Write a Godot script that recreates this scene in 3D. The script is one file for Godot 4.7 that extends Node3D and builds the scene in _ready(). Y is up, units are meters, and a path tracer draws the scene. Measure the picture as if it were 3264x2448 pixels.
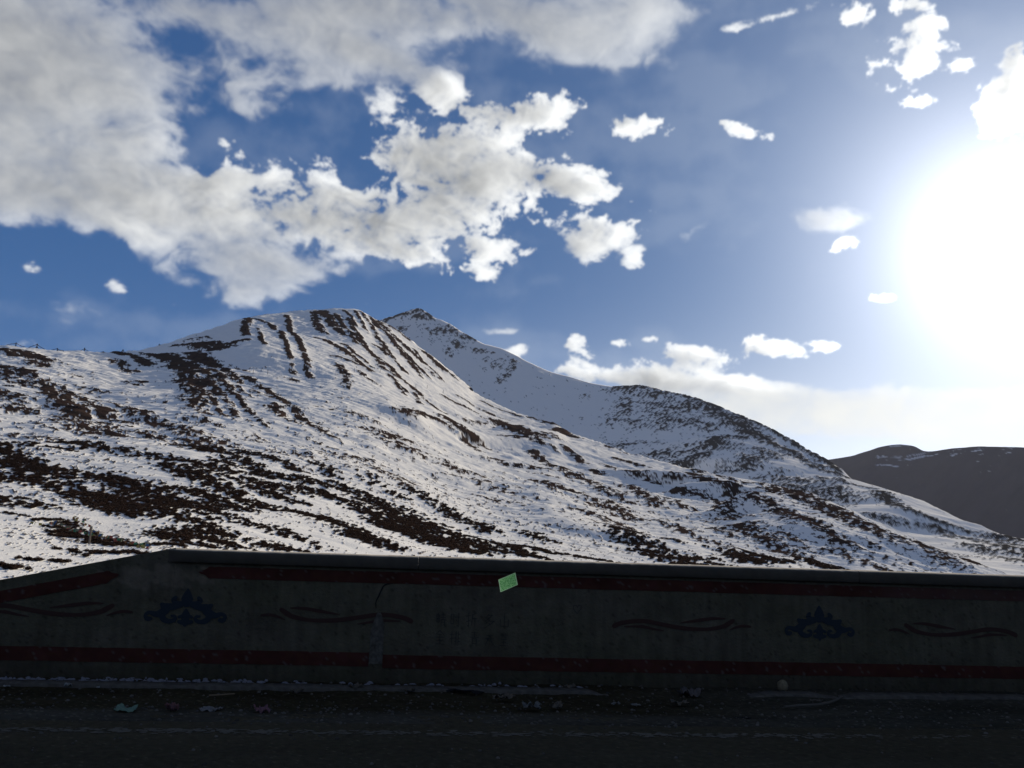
extends Node3D
# A mountain pass: shaded road and painted parapet in front, snow slopes and a bright sky behind. Metres, y up; the road edge is at y = 0.

const SUN_AZIMUTH := 31.4
const SUN_HEIGHT := 17.3
const WALL_FOOT := Vector3(0.09, 0.0, -7.47)

var taken := {}
var rng := RandomNumberGenerator.new()


func _ready() -> void:
	# ---- camera, sky, sun, exposure ----
	var cam := Camera3D.new()
	cam.name = "camera"
	cam.position = Vector3(0, 1.3, 0)
	cam.basis = Basis(Vector3.RIGHT, deg_to_rad(9.58)) * Basis(Vector3.BACK, deg_to_rad(2.08))
	cam.fov = 48.53
	cam.near = 0.05
	cam.far = 20000.0
	add_child(cam)
	cam.current = true
	var sun := DirectionalLight3D.new()
	sun.name = "sun"
	sun.light_energy = 1.6
	sun.light_color = Color(1.0, 0.955, 0.87)
	sun.light_angular_distance = 0.53
	sun.shadow_enabled = true
	var a := deg_to_rad(SUN_AZIMUTH)
	var e := deg_to_rad(SUN_HEIGHT + 0.4)
	var towards := Vector3(sin(a) * cos(e), sin(e), -cos(a) * cos(e))
	sun.basis = Basis.looking_at(-towards, Vector3.UP)
	add_child(sun)
	var air := WorldEnvironment.new()
	air.name = "world_environment"
	var env := Environment.new()
	env.background_mode = Environment.BG_SKY
	env.tonemap_mode = Environment.TONE_MAPPER_LINEAR
	env.tonemap_exposure = 1.1
	env.sdfgi_enabled = true
	env.ssao_enabled = true
	env.ssil_enabled = true
	env.fog_enabled = FOG > 0.0
	env.fog_density = FOG
	env.fog_light_color = Color(0.93, 0.94, 1.0)
	var sky := Sky.new()
	var pano := PanoramaSkyMaterial.new()
	pano.panorama = ImageTexture.create_from_image(make_sky())
	pano.energy_multiplier = 1.0
	sky.sky_material = pano
	env.sky = sky
	air.environment = env
	add_child(air)
	# ---- land ----
	build_land()
	# ---- road, wall, small things ----
	build_road()
	build_wall()
	build_litter()
	build_hill_things()

const FOG := 0.00003


# ======================================================================== helpers
func numbered(called: String) -> String:
	var n: int = taken.get(called, 0)
	taken[called] = n + 1
	return called if n == 0 else "%s_%03d" % [called, n]


func tag(o: Node, label: String, category: String, group := "") -> void:
	o.set_meta("label", label)
	o.set_meta("category", category)
	if group != "":
		o.set_meta("group", group)


func thing(called: String, label: String, category: String, where: Vector3, group := "", turn := 0.0) -> Node3D:
	var o := Node3D.new()
	o.name = numbered(called)
	o.position = where
	o.rotation.y = turn
	add_child(o, true)
	tag(o, label, category, group)
	return o


func put(called: String, mesh: Mesh, material: Material, parent: Node = null) -> MeshInstance3D:
	var o := MeshInstance3D.new()
	o.name = numbered(called) if parent == null else called
	o.mesh = mesh
	o.material_override = material
	o.cast_shadow = GeometryInstance3D.SHADOW_CASTING_SETTING_ON
	(parent if parent else self).add_child(o, true)
	return o


func setting(called: String, mesh: Mesh, material: Material) -> MeshInstance3D:
	var o := put(called, mesh, material)
	o.set_meta("kind", "structure")
	return o


func srgb(r: float, g: float, b: float) -> Color:
	return Color(r, g, b).linear_to_srgb()


func paint(r: float, g: float, b: float, rough := 0.95) -> StandardMaterial3D:
	var m := StandardMaterial3D.new()
	m.albedo_color = srgb(r, g, b)
	m.roughness = rough
	m.metallic_specular = 0.25
	return m


func tinted(rough := 0.95) -> StandardMaterial3D:
	var m := StandardMaterial3D.new()
	m.vertex_color_use_as_albedo = true
	m.roughness = rough
	m.specular_mode = BaseMaterial3D.SPECULAR_DISABLED
	return m


func noise(seed_: int, frequency: float, octaves: int, gain := 0.5) -> FastNoiseLite:
	var n := FastNoiseLite.new()
	n.seed = seed_
	n.noise_type = FastNoiseLite.TYPE_SIMPLEX_SMOOTH
	n.frequency = frequency
	n.fractal_type = FastNoiseLite.FRACTAL_FBM
	n.fractal_octaves = octaves
	n.fractal_gain = gain
	return n


func grain(seed_: int, frequency: float, octaves: int, size := 512) -> NoiseTexture2D:
	var t := NoiseTexture2D.new()
	t.width = size
	t.height = size
	t.seamless = true
	t.noise = noise(seed_, frequency, octaves, 0.6)
	return t


# A sheet of columns x rows points, with normals; colours may be empty.
func sheet(points: PackedVector3Array, colours: PackedColorArray, columns: int, rows: int, up := true) -> ArrayMesh:
	var normals := PackedVector3Array()
	normals.resize(points.size())
	for i in columns:
		var il := maxi(i - 1, 0) * rows
		var ir := mini(i + 1, columns - 1) * rows
		for j in rows:
			var across := points[ir + j] - points[il + j]
			var along := points[i * rows + mini(j + 1, rows - 1)] - points[i * rows + maxi(j - 1, 0)]
			var n := across.cross(along).normalized()
			normals[i * rows + j] = n
	var index := PackedInt32Array()
	index.resize((columns - 1) * (rows - 1) * 6)
	var k := 0
	for i in columns - 1:
		for j in rows - 1:
			var p := i * rows + j
			index[k] = p
			index[k + 1] = p + 1
			index[k + 2] = p + rows
			index[k + 3] = p + rows
			index[k + 4] = p + 1
			index[k + 5] = p + rows + 1
			k += 6
	var arrays := []
	arrays.resize(Mesh.ARRAY_MAX)
	arrays[Mesh.ARRAY_VERTEX] = points
	arrays[Mesh.ARRAY_NORMAL] = normals
	if colours.size():
		arrays[Mesh.ARRAY_COLOR] = colours
	arrays[Mesh.ARRAY_INDEX] = index
	var m := ArrayMesh.new()
	m.add_surface_from_arrays(Mesh.PRIMITIVE_TRIANGLES, arrays)
	return m


# A closed tube through points with a radius at each.
func tube(points: Array, radii: Array, sides := 6) -> ArrayMesh:
	var st := SurfaceTool.new()
	st.begin(Mesh.PRIMITIVE_TRIANGLES)
	var rings := []
	for i in points.size():
		var d: Vector3 = (points[mini(i + 1, points.size() - 1)] - points[maxi(i - 1, 0)]).normalized()
		var s := d.cross(Vector3.UP if absf(d.y) < 0.9 else Vector3.RIGHT).normalized()
		var t := d.cross(s)
		var ring := []
		for k in sides:
			var w := TAU * k / sides
			ring.append(points[i] + (s * cos(w) + t * sin(w)) * float(radii[i]))
		rings.append(ring)
	for i in points.size() - 1:
		for k in sides:
			var l := (k + 1) % sides
			for v in [rings[i][k], rings[i + 1][k], rings[i][l], rings[i][l], rings[i + 1][k], rings[i + 1][l]]:
				st.add_vertex(v)
	for q in [0, points.size() - 1]:
		for k in range(1, sides - 1):
			var tri := [rings[q][0], rings[q][k], rings[q][k + 1]]
			if q == 0:
				tri.reverse()
			for v in tri:
				st.add_vertex(v)
	st.index()
	st.generate_normals()
	return st.commit()


func box(size: Vector3) -> BoxMesh:
	var b := BoxMesh.new()
	b.size = size
	return b


# ======================================================================== sky
var puff_base: PackedFloat32Array
var puff_soft: PackedFloat32Array
var win := Rect2()
var win_size := Vector2i()
var puffs := []


func puff(az: float, el: float, rx: float, ry: float, turn: float, strength: float, soft: float) -> void:
	puffs.append([az, el, rx, ry, deg_to_rad(turn), strength, soft])


func lay_puffs(first: Vector2, step: float, size: Vector2i) -> void:
	puff_base = PackedFloat32Array()
	puff_base.resize(size.x * size.y)
	puff_soft = PackedFloat32Array()
	puff_soft.resize(size.x * size.y)
	for p in puffs:
		var el: float = p[1]
		var ce := maxf(cos(deg_to_rad(el)), 0.12)
		var reach: float = maxf(p[2], p[3]) * 1.55
		var j0 := maxi(0, int((first.y - el - reach) / step))
		var j1 := mini(size.y - 1, int((first.y - el + reach) / step) + 1)
		var i0 := int(floor((float(p[0]) - reach / ce - first.x) / step))
		var i1 := int(ceil((float(p[0]) + reach / ce - first.x) / step))
		var cs := cos(float(p[4]))
		var sn := sin(float(p[4]))
		var wrap := step * size.x > 359.0
		if i1 - i0 > size.x:
			i1 = i0 + size.x - 1
		for j in range(j0, j1 + 1):
			var y := first.y - (j + 0.5) * step
			var cy := maxf(cos(deg_to_rad(y)), 0.12)
			var dy := y - el
			for i in range(i0, i1 + 1):
				var ii := posmod(i, size.x) if wrap else i
				if ii < 0 or ii >= size.x:
					continue
				var dx := (first.x + (i + 0.5) * step - float(p[0])) * cy
				var u := (dx * cs + dy * sn) / float(p[2])
				var v := (-dx * sn + dy * cs) / float(p[3])
				var q := u * u + v * v
				if q < 2.25:
					var f: float = float(p[5]) * (1.0 - smoothstep(0.0, 1.5, sqrt(q)))
					var at := j * size.x + ii
					var b := puff_base[at]
					puff_soft[at] = lerpf(puff_soft[at], float(p[6]), f / (b + f + 1e-5))
					puff_base[at] = b + f * (1.0 - b * 0.75)


func draw_sky(im: Image, first: Vector2, step: float, size: Vector2i) -> void:
	lay_puffs(first, step, size)
	var big := noise(11, 5.0, 5, 0.55)
	var fine := noise(12, 15.0, 6, 0.58)
	var warp := noise(13, 9.0, 3, 0.5)
	var wisp := noise(14, 44.0, 4, 0.62)
	var mass := noise(15, 2.6, 3, 0.5)
	var shred := noise(16, 105.0, 3, 0.6)
	var mist := noise(17, 3.4, 4, 0.55)
	var dens := PackedFloat32Array()
	dens.resize(size.x * size.y)
	var lumpy := dens.duplicate()
	var calm := dens.duplicate()
	var sa := deg_to_rad(SUN_AZIMUTH)
	var se := deg_to_rad(SUN_HEIGHT)
	var sun := Vector3(sin(sa) * cos(se), sin(se), -cos(sa) * cos(se))
	for j in size.y:
		var el := deg_to_rad(first.y - (j + 0.5) * step)
		var ce := cos(el)
		var se_ := sin(el)
		for i in size.x:
			var at := j * size.x + i
			var b := puff_base[at]
			if b < 0.02:
				dens[at] = -1.0
				continue
			var az := deg_to_rad(first.x + (i + 0.5) * step)
			var d := Vector3(sin(az) * ce, se_ * 1.35, -cos(az) * ce)
			var s := puff_soft[at]
			var w := warp.get_noise_3dv(d) * lerpf(0.05, 0.03, s)
			var n := big.get_noise_3d(d.x + w, d.y + w, d.z - w)
			var f := fine.get_noise_3d(d.x + w * 1.6, d.y - w, d.z + w)
			lumpy[at] = n * 0.7 + 0.22 * f + 0.8 * mass.get_noise_3dv(d)
			calm[at] = b + n * 0.72 + f * lerpf(0.42, 0.25, s) - 0.40
			dens[at] = b * lerpf(1.03, 1.05, s) + n * lerpf(0.75, 0.62, s) + f * lerpf(0.95, 0.36, s) + wisp.get_noise_3dv(d) * lerpf(0.58, 0.08, s) + shred.get_noise_3dv(d) * 0.20 * maxf(0.0, 1.0 - 1.6 * s) - lerpf(0.40, 0.42, s)
	for j in size.y:
		var eld := first.y - (j + 0.5) * step
		var el := deg_to_rad(eld)
		var ce := cos(el)
		for i in size.x:
			var at := j * size.x + i
			var azd := first.x + (i + 0.5) * step
			var az := deg_to_rad(azd)
			var d := Vector3(sin(az) * ce, sin(el), -cos(az) * ce)
			var off := rad_to_deg(acos(clampf(d.dot(sun), -1.0, 1.0)))
			var glow := 2.35 * exp(-off / 5.0) + 0.15 * exp(-off / 12.0)
			# clear air: deep blue overhead and away from the sun, paler low down
			var low := exp(-maxf(eld, 0.0) / 20.0)
			var side := 1.0 / (1.0 + pow(off / 23.0, 2.0))
			var c := Vector3(0.007, 0.046, 0.165).lerp(Vector3(0.034, 0.148, 0.385), clampf(low * 1.05, 0.0, 1.0))
			c += Vector3(0.085, 0.115, 0.14) * side
			c += Vector3(0.98, 0.98, 1.0) * glow
			c += Vector3(1.0, 0.97, 0.84) * exp(-pow(maxf(eld, 0.0) / 8.5, 2.0)) / (1.0 + pow(off / 30.0, 4.0))
			# thin high veils
			var thin := smoothstep(0.02, 0.55, mist.get_noise_3d(d.x, d.y * 2.2, d.z) + 0.35 * fine.get_noise_3dv(d)) * 0.34
			c = c.lerp(c * 0.75 + Vector3(0.20, 0.215, 0.23), thin)
			var v := dens[at]
			if v > 0.0:
				var s := puff_soft[at]
				var veil := smoothstep(0.55, 0.95, s)
				var alpha := 1.0 - exp(-v * lerpf(3.9, 1.6, smoothstep(0.1, 1.0, s)))
				alpha *= smoothstep(0.0, lerpf(0.22, 0.4, s), v)
				var depth := 0.0
				var to := Vector2(SUN_AZIMUTH - azd, SUN_HEIGHT - eld)
				if absf(to.x) > 180.0:
					to.x -= signf(to.x) * 360.0
				to = to.normalized()
				var body := maxf(calm[at], 0.0)
				var sunward := body
				for k in 4:
					var r: float = [0.45, 1.1, 2.1, 3.6][k]
					var x := i + int(to.x * r / maxf(ce, 0.3) / step)
					var y := j - int(to.y * r / step)
					if y >= 0 and y < size.y:
						if step * size.x > 359.0:
							x = posmod(x, size.x)
						if x >= 0 and x < size.x:
							var there := calm[y * size.x + x] if dens[y * size.x + x] > -0.9 else -1.0
							depth += maxf(there, 0.0) * [0.8, 1.0, 1.0, 0.8][k]
							if k == 1:
								sunward = maxf(there, -0.2)
				# thin parts and parts turned to the sun are white, the thick middle is grey
				var thick := 1.0 - exp(-body * 1.5)
				var lit := exp(-0.62 * depth) * 0.62 + 0.42 * (1.0 - thick)
				lit += clampf((body - sunward) * 0.32, -0.16, 0.32) * (1.0 - 0.6 * veil)
				lit += lumpy[at] * lerpf(0.25, 0.42, veil)
				var white := lerpf(0.25, 1.0, clampf(lit * lerpf(1.34, 1.2, veil), 0.0, 1.0))
				white = lerpf(white, 0.88, smoothstep(70.0, 130.0, off) * 0.6)  # front-lit clouds far from the sun, whitened for neutral fill light
				white *= lerpf(1.0, lerpf(1.0, 0.84, smoothstep(11.0, 22.0, eld)), veil)
				var bank := veil * smoothstep(13.0, 8.0, eld)
				white = lerpf(white, 0.80 + 0.12 * lumpy[at], bank)
				var tone := Vector3(0.99, 1.0, 0.985).lerp(Vector3(1.0, 0.985, 0.90), bank)
				var cloud := tone * white * (1.0 + glow * lerpf(1.6, 0.5, bank)) + Vector3(0.03, 0.03, 0.025) * side
				c = c.lerp(cloud, alpha * 0.97)
			im.set_pixel(i, j, Color(c.x, c.y, c.z))


func make_sky() -> Image:
	rng.seed = 5
	sky_puffs()
	# clouds go on out of view, with more added there for neutral fill light
	for k in 130:
		var az := rng.randf_range(44.0, 316.0)
		var el := rng.randf_range(6.0, 60.0)
		var w := rng.randf_range(3.0, 9.0)
		puff(az, el, w, w * rng.randf_range(0.3, 0.6), rng.randf_range(-15, 15), rng.randf_range(0.5, 1.0), rng.randf_range(0.1, 0.9))
	for k in 14:
		puff(rng.randf_range(-35.0, 35.0), rng.randf_range(48.0, 75.0), rng.randf_range(4.0, 9.0), rng.randf_range(2.0, 5.0), rng.randf_range(-15, 15), rng.randf_range(0.4, 0.8), 0.8)
	var w := 4096
	var wide := Image.create(2048, 512, false, Image.FORMAT_RGBF)
	draw_sky(wide, Vector2(-180.0, 90.0), 360.0 / 2048.0, Vector2i(2048, 512))
	wide.resize(w, 1024, Image.INTERPOLATE_CUBIC)
	var im := Image.create(w, 2048, false, Image.FORMAT_RGBF)
	im.fill(Color(0.10, 0.105, 0.115))
	im.blit_rect(wide, Rect2i(0, 0, w, 1024), Vector2i.ZERO)
	# the part of the sky in view, finer
	var step := 360.0 / w
	var i0 := int((180.0 - 42.0) / step)
	var i1 := int((180.0 + 42.0) / step)
	var j0 := int((90.0 - 44.0) / step)
	var j1 := 1024
	var size := Vector2i(i1 - i0, j1 - j0)
	var close := Image.create(size.x, size.y, false, Image.FORMAT_RGBF)
	draw_sky(close, Vector2(-180.0 + i0 * step, 90.0 - j0 * step), step, size)
	im.blit_rect(close, Rect2i(Vector2i.ZERO, size), Vector2i(i0, j0))
	# a panorama starts and ends at north, so its middle goes to its two edges
	var turned := Image.create(w, 2048, false, Image.FORMAT_RGBF)
	turned.blit_rect(im, Rect2i(w / 2, 0, w / 2, 2048), Vector2i.ZERO)
	turned.blit_rect(im, Rect2i(0, 0, w / 2, 2048), Vector2i(w / 2, 0))
	return turned


func sky_puffs() -> void:
	puff(-30.8, 22.7, 6.77, 6.07, 15, 1, 0.8)
	puff(-33.7, 26.2, 5.72, 5.22, 18, 1, 0.9)
	puff(-24.6, 22.4, 2.44, 2.42, 12, 0.7, 0.8)
	puff(-30.2, 18.6, 6.14, 2.1, 13, 0.95, 0.85)
	puff(-25.8, 20.4, 3.81, 2.43, 12, 0.9, 0.7)
	puff(-27.8, 26.1, 3.25, 3.16, -6, 0.75, 0.9)
	puff(-23.1, 18.9, 3.94, 2.1, 5, 1, 0.55)
	puff(-20.1, 20.5, 3.14, 1.5, 9, 1, 0.25)
	puff(-16.5, 20.3, 4.43, 2.38, 8, 1, 0.3)
	puff(-12, 19.7, 4.05, 2.31, 1, 1, 0.25)
	puff(-8.7, 19.4, 3.29, 2.49, -10, 1, 0.2)
	puff(-20.8, 18.4, 5.41, 2, 4, 0.9, 0.6)
	puff(-17.4, 16.6, 5.34, 2.65, -3, 0.72, 0.9)
	puff(-17.8, 14, 2.83, 1.18, 7, 0.6, 0.9)
	puff(-13.4, 16.1, 4.41, 1.49, 11, 0.55, 0.95)
	puff(-21.4, 16, 4.6, 2, 8, 0.5, 1)
	puff(-7.4, 24.2, 2.87, 1.86, 5, 1, 0.15)
	puff(-4.1, 25.3, 3.69, 1.73, -6, 1, 0.15)
	puff(-5.3, 28.5, 1.37, 0.89, -24, 0.95, 0.1)
	puff(-2.2, 27.1, 3.13, 1.2, -7, 1, 0.15)
	puff(1.9, 27.1, 1.91, 1.51, 1, 1, 0.15)
	puff(-9.2, 26.9, 1.76, 1.15, -23, 0.75, 0.35)
	puff(-6.3, 27.7, 1.56, 0.8, -34, 0.8, 0.2)
	puff(-5.6, 22.6, 3.32, 2.16, 4, 1, 0.2)
	puff(-2.4, 22.6, 3.75, 1.96, -7, 1, 0.15)
	puff(2.6, 23.2, 3.19, 1.4, -14, 1, 0.15)
	puff(4.7, 22.3, 1.67, 0.87, 0, 0.8, 0.12)
	puff(-3.9, 20.5, 2.94, 1.93, 3, 1, 0.18)
	puff(-7, 18, 2.08, 1.4, -16, 0.9, 0.2)
	puff(-1.8, 18.5, 1.92, 1.68, -17, 0.9, 0.12)
	puff(-2.1, 16.9, 0.62, 0.62, 3, 0.8, 0.1)
	puff(0.8, 18.4, 0.85, 0.56, 2, 0.6, 0.15)
	puff(6.2, 20.1, 2.93, 1.43, -5, 1, 0.12)
	puff(5.1, 18.6, 1.46, 1.34, 0, 0.95, 0.12)
	puff(8.2, 18, 0.89, 0.89, 0, 0.95, 0.1)
	puff(6.5, 22.4, 0.77, 0.54, 0, 0.65, 0.1)
	puff(-23.5, 29.4, 8.63, 2.52, 14, 0.66, 1)
	puff(-14.5, 31.8, 11.35, 2.06, 9, 0.74, 0.95)
	puff(-4.6, 32.5, 9.56, 1.98, 0, 0.76, 0.95)
	puff(3.2, 32.9, 8.46, 1.97, 0, 0.68, 1)
	puff(-11.7, 30, 3.34, 0.97, -2, 0.75, 0.9)
	puff(5.7, 31, 6.3, 1.74, -6, 0.68, 1)
	puff(-17.2, 27.8, 9.79, 2.14, 10, 0.6, 1)
	puff(-23, 25.8, 6.05, 2.17, -3, 0.55, 1)
	puff(10.6, 33.2, 5.52, 1.03, -4, 0.6, 1)
	puff(-4.4, 29.7, 8.65, 1.37, 4, 0.45, 1)
	puff(8.7, 26.4, 1.88, 0.73, -7, 0.85, 0.1)
	puff(7.4, 26.5, 0.97, 0.57, -1, 0.8, 0.1)
	puff(15.9, 25.7, 1.77, 0.66, -15, 0.82, 0.1)
	puff(14.5, 26.2, 0.8, 0.45, -33, 0.7, 0.1)
	puff(16.7, 32, 3.25, 0.47, 7, 0.75, 0.4)
	puff(12.3, 19.8, 2.08, 0.72, 34, 0.62, 0.8)
	puff(23.1, 31.5, 0.83, 0.78, -11, 0.82, 0.15)
	puff(26.3, 28.1, 1.89, 1.81, -30, 1, 0.08)
	puff(27, 30.2, 0.99, 0.68, -12, 0.85, 0.1)
	puff(26.4, 31.5, 1.33, 0.54, -12, 0.85, 0.1)
	puff(29.2, 27.7, 0.65, 0.41, -12, 0.75, 0.1)
	puff(31.4, 25.2, 1.21, 1.72, -12, 1, 0.1)
	puff(32.1, 27.3, 0.82, 1.34, -14, 0.95, 0.1)
	puff(26.5, 26.1, 0.9, 0.48, -10, 0.7, 0.15)
	puff(21.9, 18.3, 0.92, 0.45, 11, 0.85, 0.1)
	puff(24.3, 14.9, 0.96, 0.42, -4, 0.85, 0.1)
	puff(-20, 23.3, 0.97, 0.68, -11, 0.7, 0.3)
	puff(-30.4, 14, 1.05, 0.58, 22, 0.75, 0.4)
	puff(-25.7, 13.6, 0.82, 0.5, -24, 0.68, 0.4)
	puff(-22.5, 13.1, 0.64, 0.4, 8, 0.68, 0.4)
	puff(21, 19.8, 2.43, 1.13, -5, 0.5, 1)
	puff(-27.5, 12.3, 2.97, 1.66, 9, 0.45, 1)
	puff(5.9, 18.6, 4.25, 1.51, 0, 0.4, 1)
	puff(4.9, 12, 1.59, 0.97, -9, 0.95, 0.2)
	puff(4.3, 12.5, 0.97, 0.74, 1, 0.9, 0.2)
	puff(7.2, 12.5, 0.9, 0.4, 1, 0.85, 0.2)
	puff(9.3, 12.8, 0.78, 0.51, 0, 0.82, 0.25)
	puff(0.4, 11.9, 1, 0.56, 2, 0.75, 0.4)
	puff(12.9, 11.6, 2.86, 0.78, -6, 0.95, 0.25)
	puff(11.6, 12.1, 1.65, 0.62, 0, 0.8, 0.2)
	puff(17.6, 12.1, 2.74, 0.76, -2, 0.95, 0.22)
	puff(16.5, 12.4, 1.32, 0.6, -1, 0.9, 0.2)
	puff(20.7, 12, 0.86, 0.48, -2, 0.9, 0.18)
	puff(6.1, 10.3, 3.54, 0.74, -7, 0.92, 0.3)
	puff(4.2, 10.6, 1.42, 0.74, -9, 0.85, 0.25)
	puff(10.7, 10.2, 4.42, 0.96, -5, 0.98, 0.3)
	puff(15.8, 9.5, 4.33, 0.84, -6, 0.92, 0.45)
	puff(14.1, 10.1, 2.16, 0.67, 0, 0.9, 0.3)
	puff(-0.6, 13.1, 1.86, 0.37, 2, 0.55, 0.8)
	puff(-30.6, 9.6, 1.63, 0.43, 8, 0.62, 0.7)
	puff(-10.2, 14.4, 0.84, 0.27, 5, 0.65, 0.5)
	puff(23.6, 7.7, 13.52, 2, -1, 0.8, 1)
	puff(29.9, 7.3, 10.59, 2.16, -2, 0.8, 1)
	puff(15.2, 8.1, 8.66, 1.8, 0, 0.75, 1)
	puff(22.3, 8.8, 8.53, 1.15, -1, 0.55, 1)
	pass


# ======================================================================== land
# A mountain side is described by a foot line and a crest line (range and height for every half degree of bearing from the road),
# and filled with a grid whose columns are bearings and whose rows are spaced evenly in the logarithm of the range.
var columns := 0
var rows := 0
var bearing0 := 0.0
var bearing_step := 0.0
var col_foot: PackedFloat32Array    # log range
var col_crest: PackedFloat32Array
var grid_x: PackedFloat32Array
var grid_z: PackedFloat32Array
var grid_t: PackedFloat32Array      # height over range, then height
var field: PackedFloat32Array       # how bare of snow, 0 to 1
var swell: PackedFloat32Array       # ridges


func at_bearing(a: PackedFloat32Array, u: float) -> float:
	var i := clampi(int(floor(u)), 1, a.size() - 3)
	var f := clampf(u - i, -1.0, 2.0)
	var p0 := a[i - 1]
	var p1 := a[i]
	var p2 := a[i + 1]
	var p3 := a[i + 2]
	return p1 + 0.5 * f * (p2 - p0 + f * (2.0 * p0 - 5.0 * p1 + 4.0 * p2 - p3 + f * (3.0 * (p1 - p2) + p3 - p0)))


func begin_slope(crest_h: PackedFloat32Array, crest_r: PackedFloat32Array, foot_h: PackedFloat32Array, foot_r: PackedFloat32Array, table0: float, b0: float, b1: float, nc: int, nr: int, power: float) -> void:
	columns = nc
	rows = nr
	bearing0 = b0
	bearing_step = (b1 - b0) / (nc - 1)
	col_foot = PackedFloat32Array()
	col_foot.resize(nc)
	col_crest = col_foot.duplicate()
	grid_x = PackedFloat32Array()
	grid_x.resize(nc * nr)
	grid_z = grid_x.duplicate()
	grid_t = grid_x.duplicate()
	field = grid_x.duplicate()
	swell = grid_x.duplicate()
	for i in nc:
		var b := b0 + i * bearing_step
		var u := (b - table0) * 2.0
		var rc := at_bearing(crest_r, u)
		var rf := at_bearing(foot_r, u)
		var tc := (at_bearing(crest_h, u) - 1.3) / rc
		var calm := 0.0
		for k in 17:
			calm += (at_bearing(crest_h, u + (k - 8) * 1.1) - 1.3) / at_bearing(crest_r, u + (k - 8) * 1.1) * (9.0 - absf(k - 8.0)) / 81.0
		var tf := (at_bearing(foot_h, u) - 1.3) / rf
		var lf := log(rf)
		var lc := log(rc)
		col_foot[i] = lf
		col_crest[i] = lc
		var sb := sin(deg_to_rad(b))
		var cb := -cos(deg_to_rad(b))
		for j in nr:
			var s := float(j) / (nr - 1)
			var r := exp(lerpf(lf, lc, s))
			grid_x[i * nr + j] = r * sb
			grid_z[i * nr + j] = r * cb
			grid_t[i * nr + j] = lerpf(tf, calm, pow(s, power)) + (tc - calm) * pow(s, 7.0)


# A ridge: its near side falls off within w1, its far side within w2 (both as a share of the range).
func ridge(high: float, w1: float, w2: float, line: Array) -> void:
	var pts := []
	for p in line:
		pts.append(Vector2(atan2(p.x, -p.y), log(p.length())))
	var reach := maxf(w1, w2) * 2.4
	var lo: Vector2 = pts[0]
	var hi: Vector2 = pts[0]
	for p in pts:
		lo = lo.min(p)
		hi = hi.max(p)
	var i0 := clampi(int((rad_to_deg(lo.x - reach) - bearing0) / bearing_step), 0, columns - 1)
	var i1 := clampi(int((rad_to_deg(hi.x + reach) - bearing0) / bearing_step) + 1, 0, columns - 1)
	var count := pts.size() - 1
	for i in range(i0, i1 + 1):
		var th := deg_to_rad(bearing0 + i * bearing_step)
		var lf := col_foot[i]
		var span := (col_crest[i] - lf) / (rows - 1)
		var j0 := clampi(int((lo.y - reach - lf) / span), 0, rows - 1)
		var j1 := clampi(int((hi.y + reach - lf) / span) + 1, 0, rows - 1)
		for j in range(j0, j1 + 1):
			var p := Vector2(th, lf + span * j)
			var best := 1e9
			var side := 0.0
			var along := 0.0
			for k in count:
				var a: Vector2 = pts[k]
				var d: Vector2 = pts[k + 1] - a
				var q := clampf((p - a).dot(d) / d.length_squared(), 0.0, 1.0)
				var e := p - a - d * q
				var l := e.length()
				if l < best:
					best = l
					side = d.cross(e)
					along = (k + q) / count
			var w := w1 if side < 0.0 else w2
			var ends := minf(1.0, along / 0.2) * minf(1.0, (1.0 - along) / 0.2)
			ends = ends * ends * (3.0 - 2.0 * ends)
			swell[i * rows + j] += high * ends * exp(-best * best / (w * w)) * minf(1.0, (1.0 - float(j) / (rows - 1)) / 0.08)


# A streak of bare ground along a line, w0 to w1 metres to either side.
func streak(bare: float, w0: float, w1: float, line: Array) -> void:
	var count := line.size()
	for k in maxi(1, count - 1):
		var a: Vector2 = line[k]
		var b: Vector2 = line[mini(k + 1, count - 1)]
		var wa := lerpf(w0, w1, float(k) / maxi(1, count - 1))
		var wb := lerpf(w0, w1, float(mini(k + 1, count - 1)) / maxi(1, count - 1))
		var reach := maxf(wa, wb) * 1.6
		var d := b - a
		var dd := maxf(d.length_squared(), 1e-6)
		var ra := a.length()
		var rb := b.length()
		var rmin := minf(ra, rb)
		var ta := atan2(a.x, -a.y)
		var tb := atan2(b.x, -b.y)
		var i0 := clampi(int((rad_to_deg(minf(ta, tb) - reach / rmin) - bearing0) / bearing_step), 0, columns - 1)
		var i1 := clampi(int((rad_to_deg(maxf(ta, tb) + reach / rmin) - bearing0) / bearing_step) + 1, 0, columns - 1)
		var l0 := log(maxf(rmin - reach, 2.0))
		var l1 := log(maxf(ra, rb) + reach)
		for i in range(i0, i1 + 1):
			var lf := col_foot[i]
			var span := (col_crest[i] - lf) / (rows - 1)
			var j0 := clampi(int((l0 - lf) / span), 0, rows - 1)
			var j1 := clampi(int((l1 - lf) / span) + 1, 0, rows - 1)
			for j in range(j0, j1 + 1):
				var at := i * rows + j
				var ex := grid_x[at] - a.x
				var ez := grid_z[at] - a.y
				var q := clampf((ex * d.x + ez * d.y) / dd, 0.0, 1.0)
				ex -= d.x * q
				ez -= d.y * q
				var w := lerpf(wa, wb, q)
				var g := sqrt(ex * ex + ez * ez) / w
				if g < 1.6:
					var v := bare * (1.0 - smoothstep(0.1, 1.6, g))
					if v > field[at]:
						field[at] = v


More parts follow.
